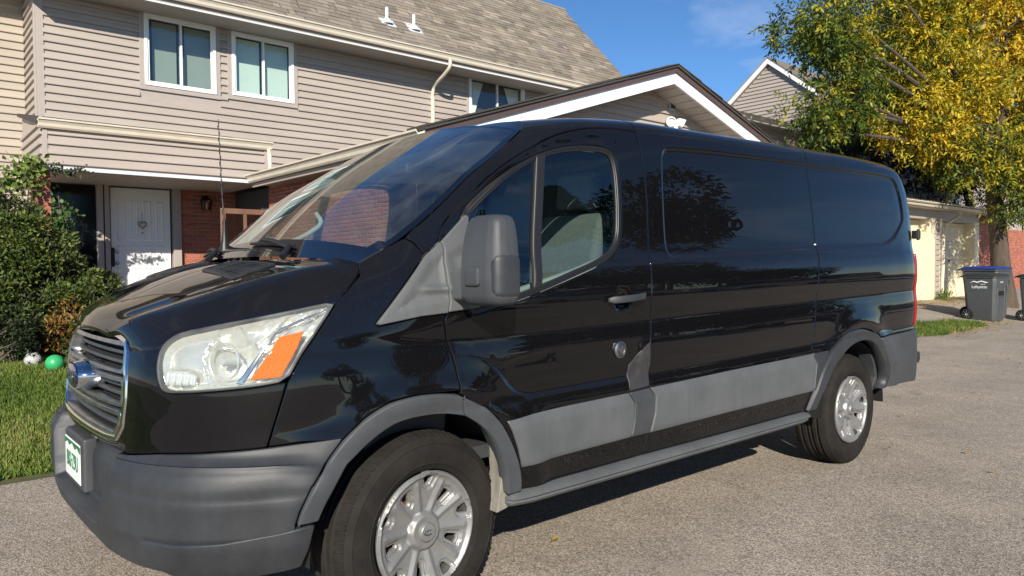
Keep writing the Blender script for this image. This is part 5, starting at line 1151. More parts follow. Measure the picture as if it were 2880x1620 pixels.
# floodlight camera on the gable
fc = MB().lathe([(.0,-.05),(.05,-.05),(.06,-.03),(.06,0)], (8.83, GY-.017, 3.40), 'y', 20).build('floodlight_camera', M_FASC, smooth=True)
tag(fc, 'white twin floodlight security camera mounted on the garage gable', 'floodlight')
def flood(c, d):
    b = MB().lathe([(.0,.11),(.03,.11),(.055,.08),(.072,.02),(.075,-.02),(.062,-.022),(.05,.0),(.0,.012)], (0, 0, 0), 'z', 24); q = Vector(d).to_track_quat('-Z', 'Y').to_matrix(); b.V = [tuple(q @ Vector(v)+Vector(c)) for v in b.V]
    b.build('flood_lamp', M_FASC, fc, smooth=True); MB().tube([c, (8.83, GY-.05, 3.42)], .018, 8).build('lamp_arm', M_FASC, fc)
flood((8.69, GY-.14, 3.47), (-.55, -.7, -.35)); flood((8.99, GY-.13, 3.47), (.6, -.6, -.45))
cb = MB().box(8.79, 8.87, GY-.15, GY-.05, 3.20, 3.42).build('camera_body', M_FASC, fc, bevel=.025, seg=3); MB().lathe([(.0,-.008),(.02,-.007),(.024,0)], (8.83, GY-.15, 3.35), 'y', 16).build('camera_lens', M_BRONZE, cb)
# gate between porch and wing
gt = empty('garden_gate', (3.85, 9.1, H0)); tag(gt, 'brown wooden gate with dark panes between front door and brick garage wall', 'gate')
for a, b, c, d in ((3.50, 3.57, .5, 2.22), (4.18, 4.25, .5, 2.22), (3.84, 3.89, 1.66, 2.14), (3.57, 4.18, 2.14, 2.22), (3.57, 4.18, 1.60, 1.66), (3.57, 4.18, .5, .62)):
    MB().box(a, b, 9.08, 9.12, c, d).build('gate_rail' if b-a > .2 else 'gate_stile', M_GATE, gt, bevel=.004)
for a, b in ((3.57, 3.84), (3.89, 4.18)): MB().box(a, b, 9.097, 9.103, 1.66, 2.14).build('gate_pane', glass('smoky pane', (.28, .24, .22), .06), gt)
for k in range(6): MB().box(3.572+.101*k, 3.668+.101*k, 9.092, 9.108, .62, 1.60).build('gate_board', M_GATE, gt)
# ---- second house down the row (gable end to the left)
XG = 23.4
h2 = empty('row_house', (27, 12, .4)); tag(h2, 'farther taupe house with white-trimmed gable end beyond the garage', 'house')
yp, zp = 11.62, 8.47
def on(y): return zp-abs(y-yp)*.80
gbl = MB().prism([(8.6,.3),(14.6,.3),(14.6,on(14.6)),(yp,zp),(8.6,on(8.6))], 'x', XG, XG+.1).build('gable_wall', M_CASE, h2)
siding(gbl, 'y', XG, -1, lambda z: (max(8.6, yp-(zp-.12-z)/.80), min(14.6, yp+(zp-.12-z)/.80)), 4.6, 8.3, .127, M_SIDE)
MB().box(XG+.1, 34, 8.7, 14.5, .3, 5.9).build('house_core', M_SIDE, h2)
for s in (-1, 1):
    ye = yp+s*3.25; q = lambda a, b: [(ye, on(ye)+a), (yp, zp+a), (yp, zp+b), (ye, on(ye)+b)]
    MB().prism(q(-.13, .06), 'x', XG-.16, XG-.13).build('bargeboard', M_FASC, h2); MB().prism(q(.061, .11), 'x', XG-.18, 34).build('roof_slab', M_SHING, h2)
    MB().prism(q(-.13, -.11), 'x', XG-.13, XG).build('rake_soffit', M_SOFF, h2)
lwb = MB().box(17.8, 23.35, 9.5, 10.4, .3, 5.35).build('lower_block', M_CASE, h2); siding(lwb, 'x', 9.5, -1, (17.8, 23.3), 3.8, 5.3, .127, M_SIDE)
gutter('x', 9.2, -1, 17.2, 23.9, 5.5, 'gutter', h2); MB().box(17.2, 23.9, 9.2, 9.55, 5.33, 5.36).build('soffit', M_SOFF, h2)
# ---- third house, mostly behind the tree
h3 = empty('brick_house', (31, 9, .3)); tag(h3, 'shaded brick and siding house behind the yellow tree at right', 'house')
b3 = MB().box(28.4, 48, 7.4, 15, .1, 2.7).build('brick_wall', M_MORTAR, h3)
bricks(b3, 'x', 7.4, -1, 28.4, 38, .2, 2.69, 300, lambda a, z: -abs(a-34)*.3-abs(z-1.3))
up3 = MB().box(28.4, 48, 7.5, 15, 2.7, 5.4).build('upper_wall', M_SIDE, h3); gutter('x', 7.1, -1, 27.5, 48, 5.45, 'gutter', h3)
MB().add([(27.4,7.0,5.46),(48,7.0,5.46),(48,11,7.6),(27.4,11,7.6),(27.4,16,5.46),(48,16,5.46)], [(0,1,2,3),(3,2,5,4),(0,3,4),(1,5,2)]).build('roof', M_SHING, h3)
# ---- far garage with cream doors
FY, FZ = 6.0, .30
fg = empty('far_garage', (24, 7, FZ)); tag(fg, 'low garage block with two cream panel doors beside the bins', 'garage')
ew = MB().box(19.6, 27.4, FY+.35, 11, .1, 2.85).build('end_wall', M_CASE, fg); siding(ew, 'y', 19.6, -1, (FY+.36, 10.98), .36, 2.82, .152, M_SIDE)
for a, b in ((19.6, 20.05), (22.28, 22.62), (22.93, 23.20), (25.88, 26.30)): MB().box(a, b, FY+.0, FY+.35, .1, 2.62).build('door_jamb', M_CREAM, fg, bevel=.01)
MB().box(19.6, 26.3, FY+.01, FY+.35, 2.58, 2.85).build('door_header', M_CASE, fg)
pier = MB().box(26.3, 27.4, FY+.02, FY+.35, .1, 2.8).build('brick_pier', M_MORTAR, fg); bricks(pier, 'x', FY+.02, -1, 26.3, 27.38, .22, 2.78, 260, lambda a, z: z)
ps = MB().box(22.62, 22.93, FY-.01, FY+.3, .1, 2.62).build('siding_pier', M_CASE, fg); siding(ps, 'x', FY-.01, -1, (22.63, 22.92), .35, 2.6, .152, M_SIDE)
def gdoor(x0, x1):
    d = MB().box(x0, x1, FY+.30, FY+.34, FZ-.02, 2.56).build('garage_door', M_CREAM, fg)
    rows = 4; hh = (2.56-FZ)/rows; nc = 4; ww = (x1-x0)/nc
    for r in range(rows):
        for c in range(nc):
            a, b = x0+ww*c+.07, x0+ww*(c+1)-.07; c0, c1 = FZ+hh*r+.09, FZ+hh*(r+1)-.09; y = FY+.30
            V = [(a,y,c0),(b,y,c0),(b,y,c1),(a,y,c1),(a+.03,y-.018,c0+.03),(b-.03,y-.018,c0+.03),(b-.03,y-.018,c1-.03),(a+.03,y-.018,c1-.03),(a+.07,y-.006,c0+.07),(b-.07,y-.006,c0+.07),(b-.07,y-.006,c1-.07),(a+.07,y-.006,c1-.07)]
            MB().add(V, [(i, (i+1) % 4, 4+(i+1) % 4, 4+i) for i in range(4)]+[(4+i, 4+(i+1) % 4, 8+(i+1) % 4, 8+i) for i in range(4)]+[(8,9,10,11)]).build('door_panel', M_CREAM, d)
        if r: MB().box(x0, x1, FY+.296, FY+.3, FZ+hh*r-.008, FZ+hh*r+.008).build('panel_joint', M_CASE, d)
    MB().tube([(x0+ww*2-.06, FY+.27, 1.38), (x0+ww*2+.06, FY+.27, 1.42)], .018, 8).build('door_handle', M_BRONZE, d)
gdoor(20.05, 22.28); gdoor(23.20, 25.88)
gutter('x', FY-.30, -1, 19.0, 28.6, 2.98, 'gutter', fg); MB().box(19.0, 28.6, FY-.30, FY+.3, 2.84, 2.87).build('soffit', M_SOFF, fg)
MB().add([(18.8,FY-.42,2.96),(28.7,FY-.42,2.96),(28.7,11,3.55),(18.8,11,3.55),(18.8,FY-.42,2.93),(28.7,FY-.42,2.93),(28.7,11,3.3),(18.8,11,3.3)], [(0,1,2,3),(7,6,5,4),(0,4,5,1),(1,5,6,2),(2,6,7,3),(3,7,4,0)]).build('roof', M_SHING, fg)
downspout([(23.55, FY-.36, 2.86), (23.55, FY-.34, 2.72), (23.38, FY-.2, 2.58), (23.12, FY-.1, 2.42), (23.06, FY-.075, 2.2), (23.04, FY-.07, 1.2), (23.02, FY-.07, .50), (23.02, FY-.16, .34)], fg, .045)
# ---------------------------------------------------------------- vegetation
TREE_LOBES = [ (16.40,6.45,6.94,1.08,0.30),(17.60,6.08,7.27,1.30,0.40),(16.70,6.17,6.27,0.80,0.22),(21.53,6.29,8.06,1.70,0.55),(22.02,5.20,7.88,1.70,0.80),(22.97,4.38,7.87,1.80,0.95),(21.19,7.20,6.92,1.20,0.30),(20.51,5.80,6.51,1.50,0.60),(21.43,5.00,6.40,1.60,0.72),(23.09,4.24,6.52,1.70,0.80),(16.29,6.48,5.02,0.75,0.30),(17.23,6.07,5.33,0.97,0.20),(20.80,6.84,5.69,1.00,0.20),(19.94,5.58,5.09,1.15,0.90),(21.40,4.98,4.99,1.35,0.60),(23.05,4.21,4.78,1.40,0.70),(21.97,4.32,3.84,1.10,0.40),(22.21,3.82,3.07,0.80,0.30),(21.94,5.15,4.22,0.90,0.45),(20.24,6.14,6.06,1.10,0.40),(20.65,5.24,5.49,1.00,0.70),(22.68,3.71,3.83,1.00,0.50),(20.20,5.08,4.59,0.70,0.85),(18.36,5.74,8.54,1.60,0.40),(21.92,5.35,9.62,2.00,0.80),(23.38,4.09,9.51,2.00,0.90),(24.07,3.44,7.86,1.90,0.90),(24.17,3.28,5.74,1.90,0.80),(24.05,3.32,4.00,1.50,0.60),(16.40,6.36,4.47,0.53,0.25) ]
B1 = [ (0.45,8.66,1.82,0.50),(0.38,8.43,1.15,0.60),(0.43,7.97,0.64,0.50),(0.80,8.36,1.98,0.36),(0.81,8.21,1.60,0.42),(1.00,8.04,1.55,0.40),(0.71,8.01,1.19,0.50),(1.00,7.89,1.18,0.42),(1.21,7.85,1.30,0.30),(0.79,7.67,0.83,0.45),(1.05,7.58,0.82,0.36) ]
B2 = [ (1.42,7.66,1.01,0.34),(1.65,7.73,1.17,0.22),(1.29,7.37,0.78,0.36),(1.61,7.49,0.88,0.28),(1.05,7.17,0.57,0.28),(1.27,6.98,0.53,0.30),(1.78,7.75,1.00,0.12) ]
B3 = [ (0.63,7.40,0.66,0.30),(0.82,7.11,0.63,0.22) ]
DK = [ (22.18,8.92,4.91,1.00),(23.19,8.05,4.79,1.20),(24.11,7.25,4.67,1.10),(24.86,6.59,4.22,0.90),(23.29,8.65,5.67,1.00),(24.31,7.76,5.32,1.10),(25.34,6.87,4.96,1.10),(26.17,6.11,3.82,0.90),(21.85,9.22,5.14,0.60) ]
rng = np.random.default_rng(11)
def leaf_material(name, trans=.35, rough=.5):
    m = bpy.data.materials.new(name); m.use_nodes = True; nt = m.node_tree; b = nt.nodes['Principled BSDF']; b.inputs['Roughness'].default_value = rough; b.inputs['Specular IOR Level'].default_value = .35
    at = nt.nodes.new('ShaderNodeAttribute'); at.attribute_name = 'tint'; nt.links.new(at.outputs['Color'], b.inputs['Base Color'])
    t = nt.nodes.new('ShaderNodeBsdfTranslucent'); nt.links.new(at.outputs['Color'], t.inputs[0]); x = nt.nodes.new('ShaderNodeMixShader'); x.inputs[0].default_value = trans
    o = nt.nodes['Material Output']; nt.links.new(b.outputs[0], x.inputs[1]); nt.links.new(t.outputs[0], x.inputs[2]); nt.links.new(x.outputs[0], o.inputs[0]); return m
M_LEAF = leaf_material('leaf'); M_GRASSB = leaf_material('grass blade', .25)
M_BARK = mat('bark', (.10, .075, .055), .95, col2=(.05, .038, .03), scale=14, stretch=(1, 1, .18), bump=1.0, bscale=30)
M_TWIG = mat('twig', (.14, .11, .09), .9)
def leaf_cloud(name, P, D, N, L, W_, C, parent, m=M_LEAF):
    """folded leaf blades: P base, D direction, N face normal, L length, W_ width, C colour"""
    n = len(P); D = D/np.linalg.norm(D, axis=1)[:,None]; S = np.cross(D, N); S /= np.maximum(np.linalg.norm(S, axis=1), 1e-6)[:,None]; U = np.cross(S, D)
    L = np.asarray(L)[:,None]; W_ = np.asarray(W_)[:,None]
    V = np.empty((n, 4, 3)); V[:,0] = P; V[:,1] = P+D*L*.45+S*W_*.5+U*W_*.16; V[:,2] = P+D*L-U*L*.12; V[:,3] = P+D*L*.45-S*W_*.5+U*W_*.16
    me = bpy.data.meshes.new(name); me.vertices.add(4*n); me.vertices.foreach_set('co', V.ravel())
    i = np.arange(n)[:,None]*4; T_ = np.concatenate([i+np.array([0,1,2]), i+np.array([0,2,3])], 1).reshape(-1, 3)
    me.loops.add(6*n); me.loops.foreach_set('vertex_index', T_.ravel()); me.polygons.add(2*n); me.polygons.foreach_set('loop_start', np.arange(2*n)*3)
    me.update(calc_edges=True); a = me.color_attributes.new('tint', 'FLOAT_COLOR', 'POINT'); c4 = np.ones((n, 4, 4)); c4[:,:,:3] = np.asarray(C)[:,None,:]; a.data.foreach_set('color', c4.ravel())
    me.materials.append(m); o = bpy.data.objects.new(name, me); COL.objects.link(o); return attach(o, parent)
def rdir(n): v = rng.normal(size=(n, 3)); return v/np.linalg.norm(v, axis=1)[:,None]
def palette(t, cols):
    cols = np.array(cols); k = np.clip(t, 0, .9999)*(len(cols)-1); i = k.astype(int); f = (k-i)[:,None]; return cols[i]*(1-f)+cols[i+1]*f
GREEN_YEL = [(.050,.085,.016),(.085,.135,.022),(.15,.19,.026),(.34,.31,.026),(.58,.45,.028),(.62,.42,.025)]
def ash_crown(lobes, per, leaf, parent, cols, name='crown', shell=.55):
    P, D, N, L, W_, C = [], [], [], [], [], []
    sub_ = []
    for (x, y, z, r, ty) in lobes:      # each bough breaks into sprays
        for d in rdir(8): sub_.append((x+d[0]*r*.66, y+d[1]*r*.66, z+d[2]*r*.6, r*rng.uniform(.36, .56), ty+.09*rng.normal()))
    for (x, y, z, r, ty) in sub_:
        nc = int(per*r*r)
        d = rdir(nc); rad = r*(shell+(1-shell)*rng.random(nc)**.6)*(1+.22*rng.normal(size=nc)); c = np.array((x, y, z))+d*rad[:,None]*np.array((1, 1, .85))
        sub = rng.random(nc) < .88; c = c[sub]; d = d[sub]
        for ci, di in zip(c, d):
            # one compound spray: a drooping stalk with leaflets either side
            ax = di*.7+np.array((0, 0, -.35))+rng.normal(size=3)*.5; ax /= np.linalg.norm(ax); k = 9
            t = np.repeat(np.linspace(.15, 1, 5), 2)[:k]; s = np.tile([-1, 1], 5)[:k]; side = np.cross(ax, rng.normal(size=3)); side /= np.linalg.norm(side)
            ln = leaf*3.0; p = ci+ax*t[:,None]*ln; dd = ax*.55+side*s[:,None]*.8+rng.normal(size=(k, 3))*.25+np.array((0, 0, -.2))
            P.append(p); D.append(dd); N.append(np.array((0, 0, 1))+rng.normal(size=(k, 3))*.7); L.append(leaf*rng.uniform(.75, 1.25, k)); W_.append(leaf*rng.uniform(.34, .46, k))
            base = ty+.20*rng.normal()+.10*(di[0]*.2-di[1]*.5+di[2]*.5); C.append(palette(np.clip(base+rng.normal(size=k)*.06, 0, 1), cols)*rng.uniform(.75, 1.15, (k, 1)))
    return leaf_cloud(name, np.concatenate(P), np.concatenate(D), np.concatenate(N), np.concatenate(L), np.concatenate(W_), np.concatenate(C), parent)
def branches(base, fork, lobes, r0, parent, name='trunk', twigs=8, m=M_BARK):
    t = MB(); b, f = Vector(base), Vector(fork); t.tube([b, b*.7+f*.3+Vector((.04, .03, 0)), b*.3+f*.7, f], [r0*1.35, r0*1.05, r0*.95, r0*.85], 14); o = t.build(name, m, parent, smooth=True)
    l = MB(); tw = MB(); hubs = []
    for i, (x, y, z, r, *_) in enumerate(lobes):
        c = Vector((x, y, z)); mid = f.lerp(c, .5)+Vector((rnd.uniform(-.3, .3), rnd.uniform(-.3, .3), rnd.uniform(0, .5)))
        l.tube([Vector(q) for q in crom([f, mid, c], 6)], list(np.linspace(r0*.42, .02, 13)), 7)
        for _ in range(twigs):
            d = Vector(rdir(1)[0]); e = c+d*r*rnd.uniform(.7, 1.05); tw.tube([c, c.lerp(e, .5)+Vector(rdir(1)[0])*.12*r, e], [.014, .009, .004], 4)
    l.build('limb', m, parent, smooth=True); tw.build('twigs', M_TWIG, parent)['kind'] = 'stuff'
ash = empty('ash_tree', (22.85, 4.27, .1)); tag(ash, 'tall ash tree turning yellow beside the far garage and bins', 'tree')
branches((22.85, 4.27, .0), (22.6, 4.6, 3.9), TREE_LOBES, .22, ash, twigs=10)
ash_crown([(x_, y_, z_, r_*.84, t_) for x_, y_, z_, r_, t_ in TREE_LOBES], 235, .135, ash, GREEN_YEL)
dk = empty('dark_tree', (28.2, 5.8, .2)); tag(dk, 'dark green twiggy tree in shade behind the yellow ash', 'tree')
branches((28.2, 5.8, .1), (27.0, 6.6, 3.6), [(*q, 0) for q in DK], .12, dk, twigs=26)
ash_crown([(*q, .05) for q in DK], 80, .12, dk, [(.010,.020,.006),(.022,.040,.010),(.035,.055,.015)])
# ---- shrubs by the porch
def shrub(name, label, lobes, per, leaf, cols, base, group=None, rust=None, extra=()):
    r = empty(name, (*base, float(ground_z(*base)))); tag(r, label, 'shrub', group)
    P, D, N, L, W_, C = [], [], [], [], [], []; st = MB(); g0 = Vector((*base, float(ground_z(*base))))
    sub_ = []
    for (x, y, z, rad) in lobes:
        sub_.append((x, y, z, rad*.62, .55))  # core leaves coloured darker, painting in the shade between clumps
        for d in rdir(7): sub_.append((x+d[0]*rad*.68, y+d[1]*rad*.68, z+d[2]*rad*.62, rad*rng.uniform(.26, .5), rng.uniform(.75, 1.35)))
    for (x, y, z, rad, br) in sub_:
        n = int(per*rad*rad*12); d = rdir(n); q = rad*(.35+.65*rng.random(n)**.5)*(1+.14*rng.normal(size=n)); c = np.array((x, y, z))+d*q[:,None]*np.array((1, 1, .9))
        P.append(c); D.append(d*.8+rng.normal(size=(n, 3))*.55+np.array((0, 0, .25))); N.append(np.array((-.2, -.5, 1.))+rng.normal(size=(n, 3))*.6); L.append(leaf*rng.uniform(.6, 1.3, n)); W_.append(leaf*rng.uniform(.4, .62, n))
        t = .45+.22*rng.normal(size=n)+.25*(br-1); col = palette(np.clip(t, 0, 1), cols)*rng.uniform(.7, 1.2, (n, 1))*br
        if rust is not None:
            w_ = np.exp(-(((c-np.array(rust[0]))**2).sum(1))/rust[1]**2)*rng.random(n) > .22; col[w_] = palette(rng.random(n), [(.20,.10,.025),(.30,.16,.03),(.22,.09,.03)])[w_]
        C.append(col)
        for _ in range(2):
            e = Vector((x, y, z))+Vector(rdir(1)[0])*rad*rnd.uniform(.9, 1.5); s = g0+Vector((rnd.uniform(-.25, .25), rnd.uniform(-.2, .2), -.02)); st.tube([s, s.lerp(e, .55)+Vector((rnd.uniform(-.08, .08), rnd.uniform(-.08, .08), .06)), e], [.008, .006, .002], 4)
    st.build('stems', M_TWIG, r)['kind'] = 'stuff'; leaf_cloud('foliage', np.concatenate(P), np.concatenate(D), np.concatenate(N), np.concatenate(L), np.concatenate(W_), np.concatenate(C), r); return r
SHG = [(.016,.030,.008),(.040,.066,.015),(.072,.105,.022),(.125,.158,.032),(.20,.22,.05)]
shrub('leafy_shrub', 'tall dense green shrub left of the porch against the brick pillar', B1, 1050, .055, SHG, (.95, 8.0), 'shrubs by the porch')
shrub('leafy_shrub', 'mid-height green shrub with rusty leaves in front of the white door', B2, 1250, .050, SHG, (1.4, 7.5), 'shrubs by the porch', rust=((1.0, 7.2, .75), .32))
shrub('leafy_shrub', 'low dark shrub at the lawn edge behind the balls', B3, 1200, .045, [(.008,.016,.005),(.02,.035,.01),(.04,.06,.015)], (.65, 7.4), 'shrubs by the porch')
# creeper on the pillar and across the sidelight
vn = empty('creeper_vine', (1.2, 9.1, .4)); tag(vn, 'bright green creeper climbing the brick pillar under the canopy', 'vine')
def vine(paths, n, leaf, cols, parent, spread=.08):
    st = MB(); P = []
    for p in paths:
        c = crom(p, 8); st.tube([Vector(q) for q in c], .005, 4); k = rng.integers(0, len(c), n); P.append(c[k]+rng.normal(size=(n, 3))*spread*np.array((1, .5, 1)))
    st.build('vine_stems', M_TWIG, parent); P = np.concatenate(P); m_ = len(P)
    leaf_cloud('vine_leaves', P, rng.normal(size=(m_, 3))*.6+np.array((0, -.4, -.6)), np.array((0, -1, .5))+rng.normal(size=(m_, 3))*.5, leaf*rng.uniform(.6, 1.3, m_), leaf*rng.uniform(.6, .95, m_), palette(np.clip(.5+.3*rng.normal(size=m_), 0, 1), cols)*rng.uniform(.8, 1.15, (m_, 1)), parent)
vine([[(1.0,8.9,1.5),(1.05,9.0,2.0),(1.1,9.05,2.45),(1.2,9.0,2.62)],[(.85,8.95,2.3),(1.0,9.0,2.55),(1.15,9.0,2.66)],[(.7,9.0,2.25),(.9,9.0,2.5),(1.1,9.0,2.6)]], 110, .075, [(.05,.09,.015),(.13,.20,.03),(.24,.33,.05)], vn, .085)
vine([[(1.1,9.0,2.66),(1.4,9.02,2.63),(1.6,9.0,2.61)],[(1.3,9.0,2.62),(1.55,8.98,2.60),(1.75,9.0,2.62)]], 60, .05, [(.02,.04,.01),(.05,.07,.02)], vn, .04)
vine([[(1.63,10.3,1.0),(1.65,10.3,1.55),(1.62,10.28,2.05),(1.60,10.25,2.45)],[(1.74,10.4,.9),(1.72,10.35,1.5),(1.66,10.3,2.15)],[(1.58,10.2,1.35),(1.68,10.2,1.85),(1.64,10.2,2.25)]], 90, .085, [(.02,.05,.01),(.06,.12,.025),(.12,.20,.05)], vn, .09)
bt = MB()
for _ in range(70):
    a = np.array((rnd.uniform(.75, 1.15), rnd.uniform(8.9, 9.1), rnd.uniform(1.6, 2.5))); bt.tube([a, a+rng.normal(size=3)*np.array((.10, .04, .12)), a+rng.normal(size=3)*np.array((.16, .05, .2))], .003, 3)
bt.build('bare_tangle', mat('dry vine stems', (.20, .15, .12), .9), vn)
# ---- lawn and grass
M_SOIL = mat('lawn soil', (.055, .065, .02), .95, col2=(.10, .10, .035), scale=25, bump=.5, bscale=80)
tag(sheet('lawn', -14, 4, 3.2, 9.2, .25, M_SOIL, .012), kind='structure')
def grass(name, label, n, area, h, cols, mask=None):
    x = rng.uniform(area[0], area[1], n); y = rng.uniform(area[2], area[3], n)
    if mask is not None: k = mask(x, y); x, y = x[k], y[k]
    n = len(x); P = np.stack([x, y, ground_z(x, y)+.008], 1); D = rng.normal(size=(n, 3))*.38+np.array((0, 0, 1)); t = .5+.3*np.sin(x*2.3+1)*np.sin(y*1.9)+.25*rng.normal(size=n)
    o = leaf_cloud(name, P, D, rng.normal(size=(n, 3)), h*rng.uniform(.5, 1.4, n), np.full(n, .0075), palette(np.clip(t, 0, 1), cols)*rng.uniform(.8, 1.2, (n, 1)), None, M_GRASSB); tag(o, label, 'grass', kind='stuff'); return o
GC = [(.055,.10,.014),(.10,.17,.024),(.16,.23,.036),(.28,.27,.09)]
edge_ = lambda x: 3.2+.06*np.sin(x*3.1)+.04*np.sin(x*7.7)
grass('lawn_grass', 'short green lawn grass in front of the porch shrubs', 110000, (-.9, 2.2, 3.05, 7.9), .055, GC, lambda x, y: (y > edge_(x)) & (x < .12+.28*(y-3.0)+.5))
grass('side_lawn_grass', 'rest of the green lawn running left from the porch', 90000, (-6, 3.9, 3.05, 7.6), .055, GC, lambda x, y: (y > edge_(x)) & ~((x > -.9) & (x < .12+.28*(y-3.0)+.5)))
grass('patch_grass', 'small grass patch beside the drive near the bins', 16000, (12.2, 17.6, 2.75, 4.1), .09, GC, lambda x, y: ((x-14.7)/2.5)**2+((y-3.35)/.50)**2 < 1+.25*np.sin(x*5))
def fallen(name, label, n, cx, cy, sx, sy, cols, size=.05, lift=.012):
    x = rng.normal(cx, sx, n); y = rng.normal(cy, sy, n); P = np.stack([x, y, ground_z(x, y)+lift+rng.random(n)*.02], 1); D = rng.normal(size=(n, 3))*np.array((1, 1, .15))
    o = leaf_cloud(name, P, D, np.array((0, 0, 1))+rng.normal(size=(n, 3))*.25, size*rng.uniform(.7, 1.4, n), size*rng.uniform(.4, .7, n), palette(rng.random(n), cols), None); tag(o, label, 'leaves', kind='stuff')
FL = [(.40,.26,.04),(.48,.34,.08),(.30,.17,.05)]
fallen('fallen_leaves', 'yellow fallen leaves along the grass patch edge', 900, 15.6, 3.15, 1.3, .28, FL)
fallen('drive_leaves', 'a few yellow leaves scattered over the asphalt drive', 120, 9.5, 0.2, 4.0, 1.6, FL, .045, .006)
fallen('garage_leaves', 'yellow fallen leaves drifted along the far garage doors', 900, 22.5, 5.5, 2.2, .35, FL)
o_n = 700; x = rng.uniform(19, 28.5, o_n); y = 5.6+rng.random(o_n)**2*2.5; P = np.stack([x, y, 2.99+(y-5.58)*.109+.02], 1)
tag(leaf_cloud('roof_leaves', P, rng.normal(size=(o_n, 3))*np.array((1, 1, .15)), np.array((0, 0, 1))+rng.normal(size=(o_n, 3))*.25, .06*rng.uniform(.7, 1.4, o_n), .035*rng.uniform(.7, 1.4, o_n), palette(rng.random(o_n), FL), None), 'fallen leaves lying on the far garage roof', 'leaves', kind='stuff')
# weeds at the garage foot
wd = empty('weed_tuft', (22.9, 5.85, .28)); tag(wd, 'weed tuft growing at the foot of the far downspout', 'plant')
n = 160; leaf_cloud('foliage', np.array((22.75, 5.8, .30))+rng.normal(size=(n, 3))*np.array((.16, .08, .10)), rng.normal(size=(n, 3))*.5+np.array((0, 0, .8)), rng.normal(size=(n, 3)), rng.uniform(.08, .2, n), np.full(n, .03), palette(rng.random(n), GC), wd)
# ---- trees across the lot, seen in the paint and glass
def far_tree(name, label, x, y, h, r, cols, conifer=False):
    t = empty(name, (x, y, 0)); tag(t, label, 'tree', 'trees across the lot')
    MB().tube([(x, y, 0), (x, y, h*.55), (x+.1, y, h*.9)], [.22, .16, .05], 8).build('trunk', M_BARK, t, smooth=True)
    n = 5200; 
    if conifer: k = rng.random(n)**.8; a = rng.random(n)*6.283; rr = r*(1-k)*(.55+.45*rng.random(n))*(1+.25*np.sin(k*38)); c = np.stack([x+rr*np.cos(a), y+rr*np.sin(a), .8+k*(h-.8)], 1); d = np.stack([np.cos(a), np.sin(a), -.3+0*a], 1)
    else:
        cs = np.array([(x+r*.6*math.cos(q*1.9), y+r*.6*math.sin(q*1.9), h*(.45+.11*(q % 5))) for q in range(9)]); i = rng.integers(0, 9, n); d = rdir(n); c = cs[i]+d*(r*.55*(.5+.5*rng.random(n))[:,None])
    leaf_cloud('crown', c, d+rng.normal(size=(n, 3))*.4, np.array((0, 0, 1))+rng.normal(size=(n, 3))*.6, rng.uniform(.25, .5, n), rng.uniform(.14, .28, n), palette(rng.random(n), cols)*rng.uniform(.7, 1.1, (n, 1)), t)
DG = [(.010,.020,.008),(.02,.035,.012),(.035,.055,.018)]
far_tree('conifer', 'dark conifer standing across the lot behind the photographer', 15.5, -13.5, 7.2, 2.3, DG, True)
for i, (x, y, h, r, lab) in enumerate(((24, -17, 9.0, 3.2, 'tallest broadleaf tree across the lot'), (30, -21, 8.4, 3.4, 'rounded broadleaf tree next to the tallest one across the lot'), (39, -24, 6.8, 3.6, 'wide green tree in the row across the lot'), (48, -27, 6.6, 3.6, 'second wide tree in the row across the lot'), (58, -30, 7.5, 4.0, 'farthest tree of the row across the lot'), (10.5, -21, 7.5, 2.6, 'leafy tree behind the conifer across the lot'), (3.5, -30, 6.5, 3.0, 'lone low tree far behind the photographer'))):
    far_tree('broadleaf_tree', lab, x, y, h, r, DG)
# ---------------------------------------------------------------- balls, bins, parked cars
def ball(c, r, name, m): 
    b = bmesh.new(); bmesh.ops.create_icosphere(b, subdivisions=4, radius=r); me = bpy.data.meshes.new(name); b.to_mesh(me); b.free(); me.polygons.foreach_set('use_smooth', [True]*len(me.polygons)); me.materials.append(m)
    o = bpy.data.objects.new(name, me); COL.objects.link(o); o.location = c; return o
bx, by = .955, 6.72
tag(ball((bx, by, float(ground_z(bx, by))+.095), .088, 'play_ball', mat('green vinyl ball', (.035, .36, .12), .35, coat=.2)), 'shiny green ball on the lawn beside the football', 'ball')
# football: white shell, its colour greyed to stand in for shade, raised black pentagons
fb0 = np.array((.815, 7.08, float(ground_z(.815, 7.08))+.085)); fb = ball(fb0, .083, 'football', mat('shade-greyed white leather', (.42, .42, .40), .5)); tag(fb, 'black and white football half hidden behind the green ball', 'ball')
ph = (1+5**.5)/2; ico = [Vector(v).normalized() for v in [(0,1,ph),(0,-1,ph),(0,1,-ph),(0,-1,-ph),(1,ph,0),(-1,ph,0),(1,-ph,0),(-1,-ph,0),(ph,0,1),(-ph,0,1),(ph,0,-1),(-ph,0,-1)]]
for v in ico:
    a = v.orthogonal().normalized(); b = v.cross(a); R_ = .0842; q = Matrix.Rotation(.35, 3, 'X')
    V = [tuple(Vector(fb0)+q @ (v*math.cos(.37)+(a*math.cos(t)+b*math.sin(t))*math.sin(.37))*R_) for t in np.linspace(0, 2*math.pi, 6)[:-1]]+[tuple(Vector(fb0)+q @ v*R_*1.01)]
    o = MB().add(V, [(k, (k+1) % 5, 5) for k in range(5)]).build('pentagon', M_BLACK, fb, fix=False)
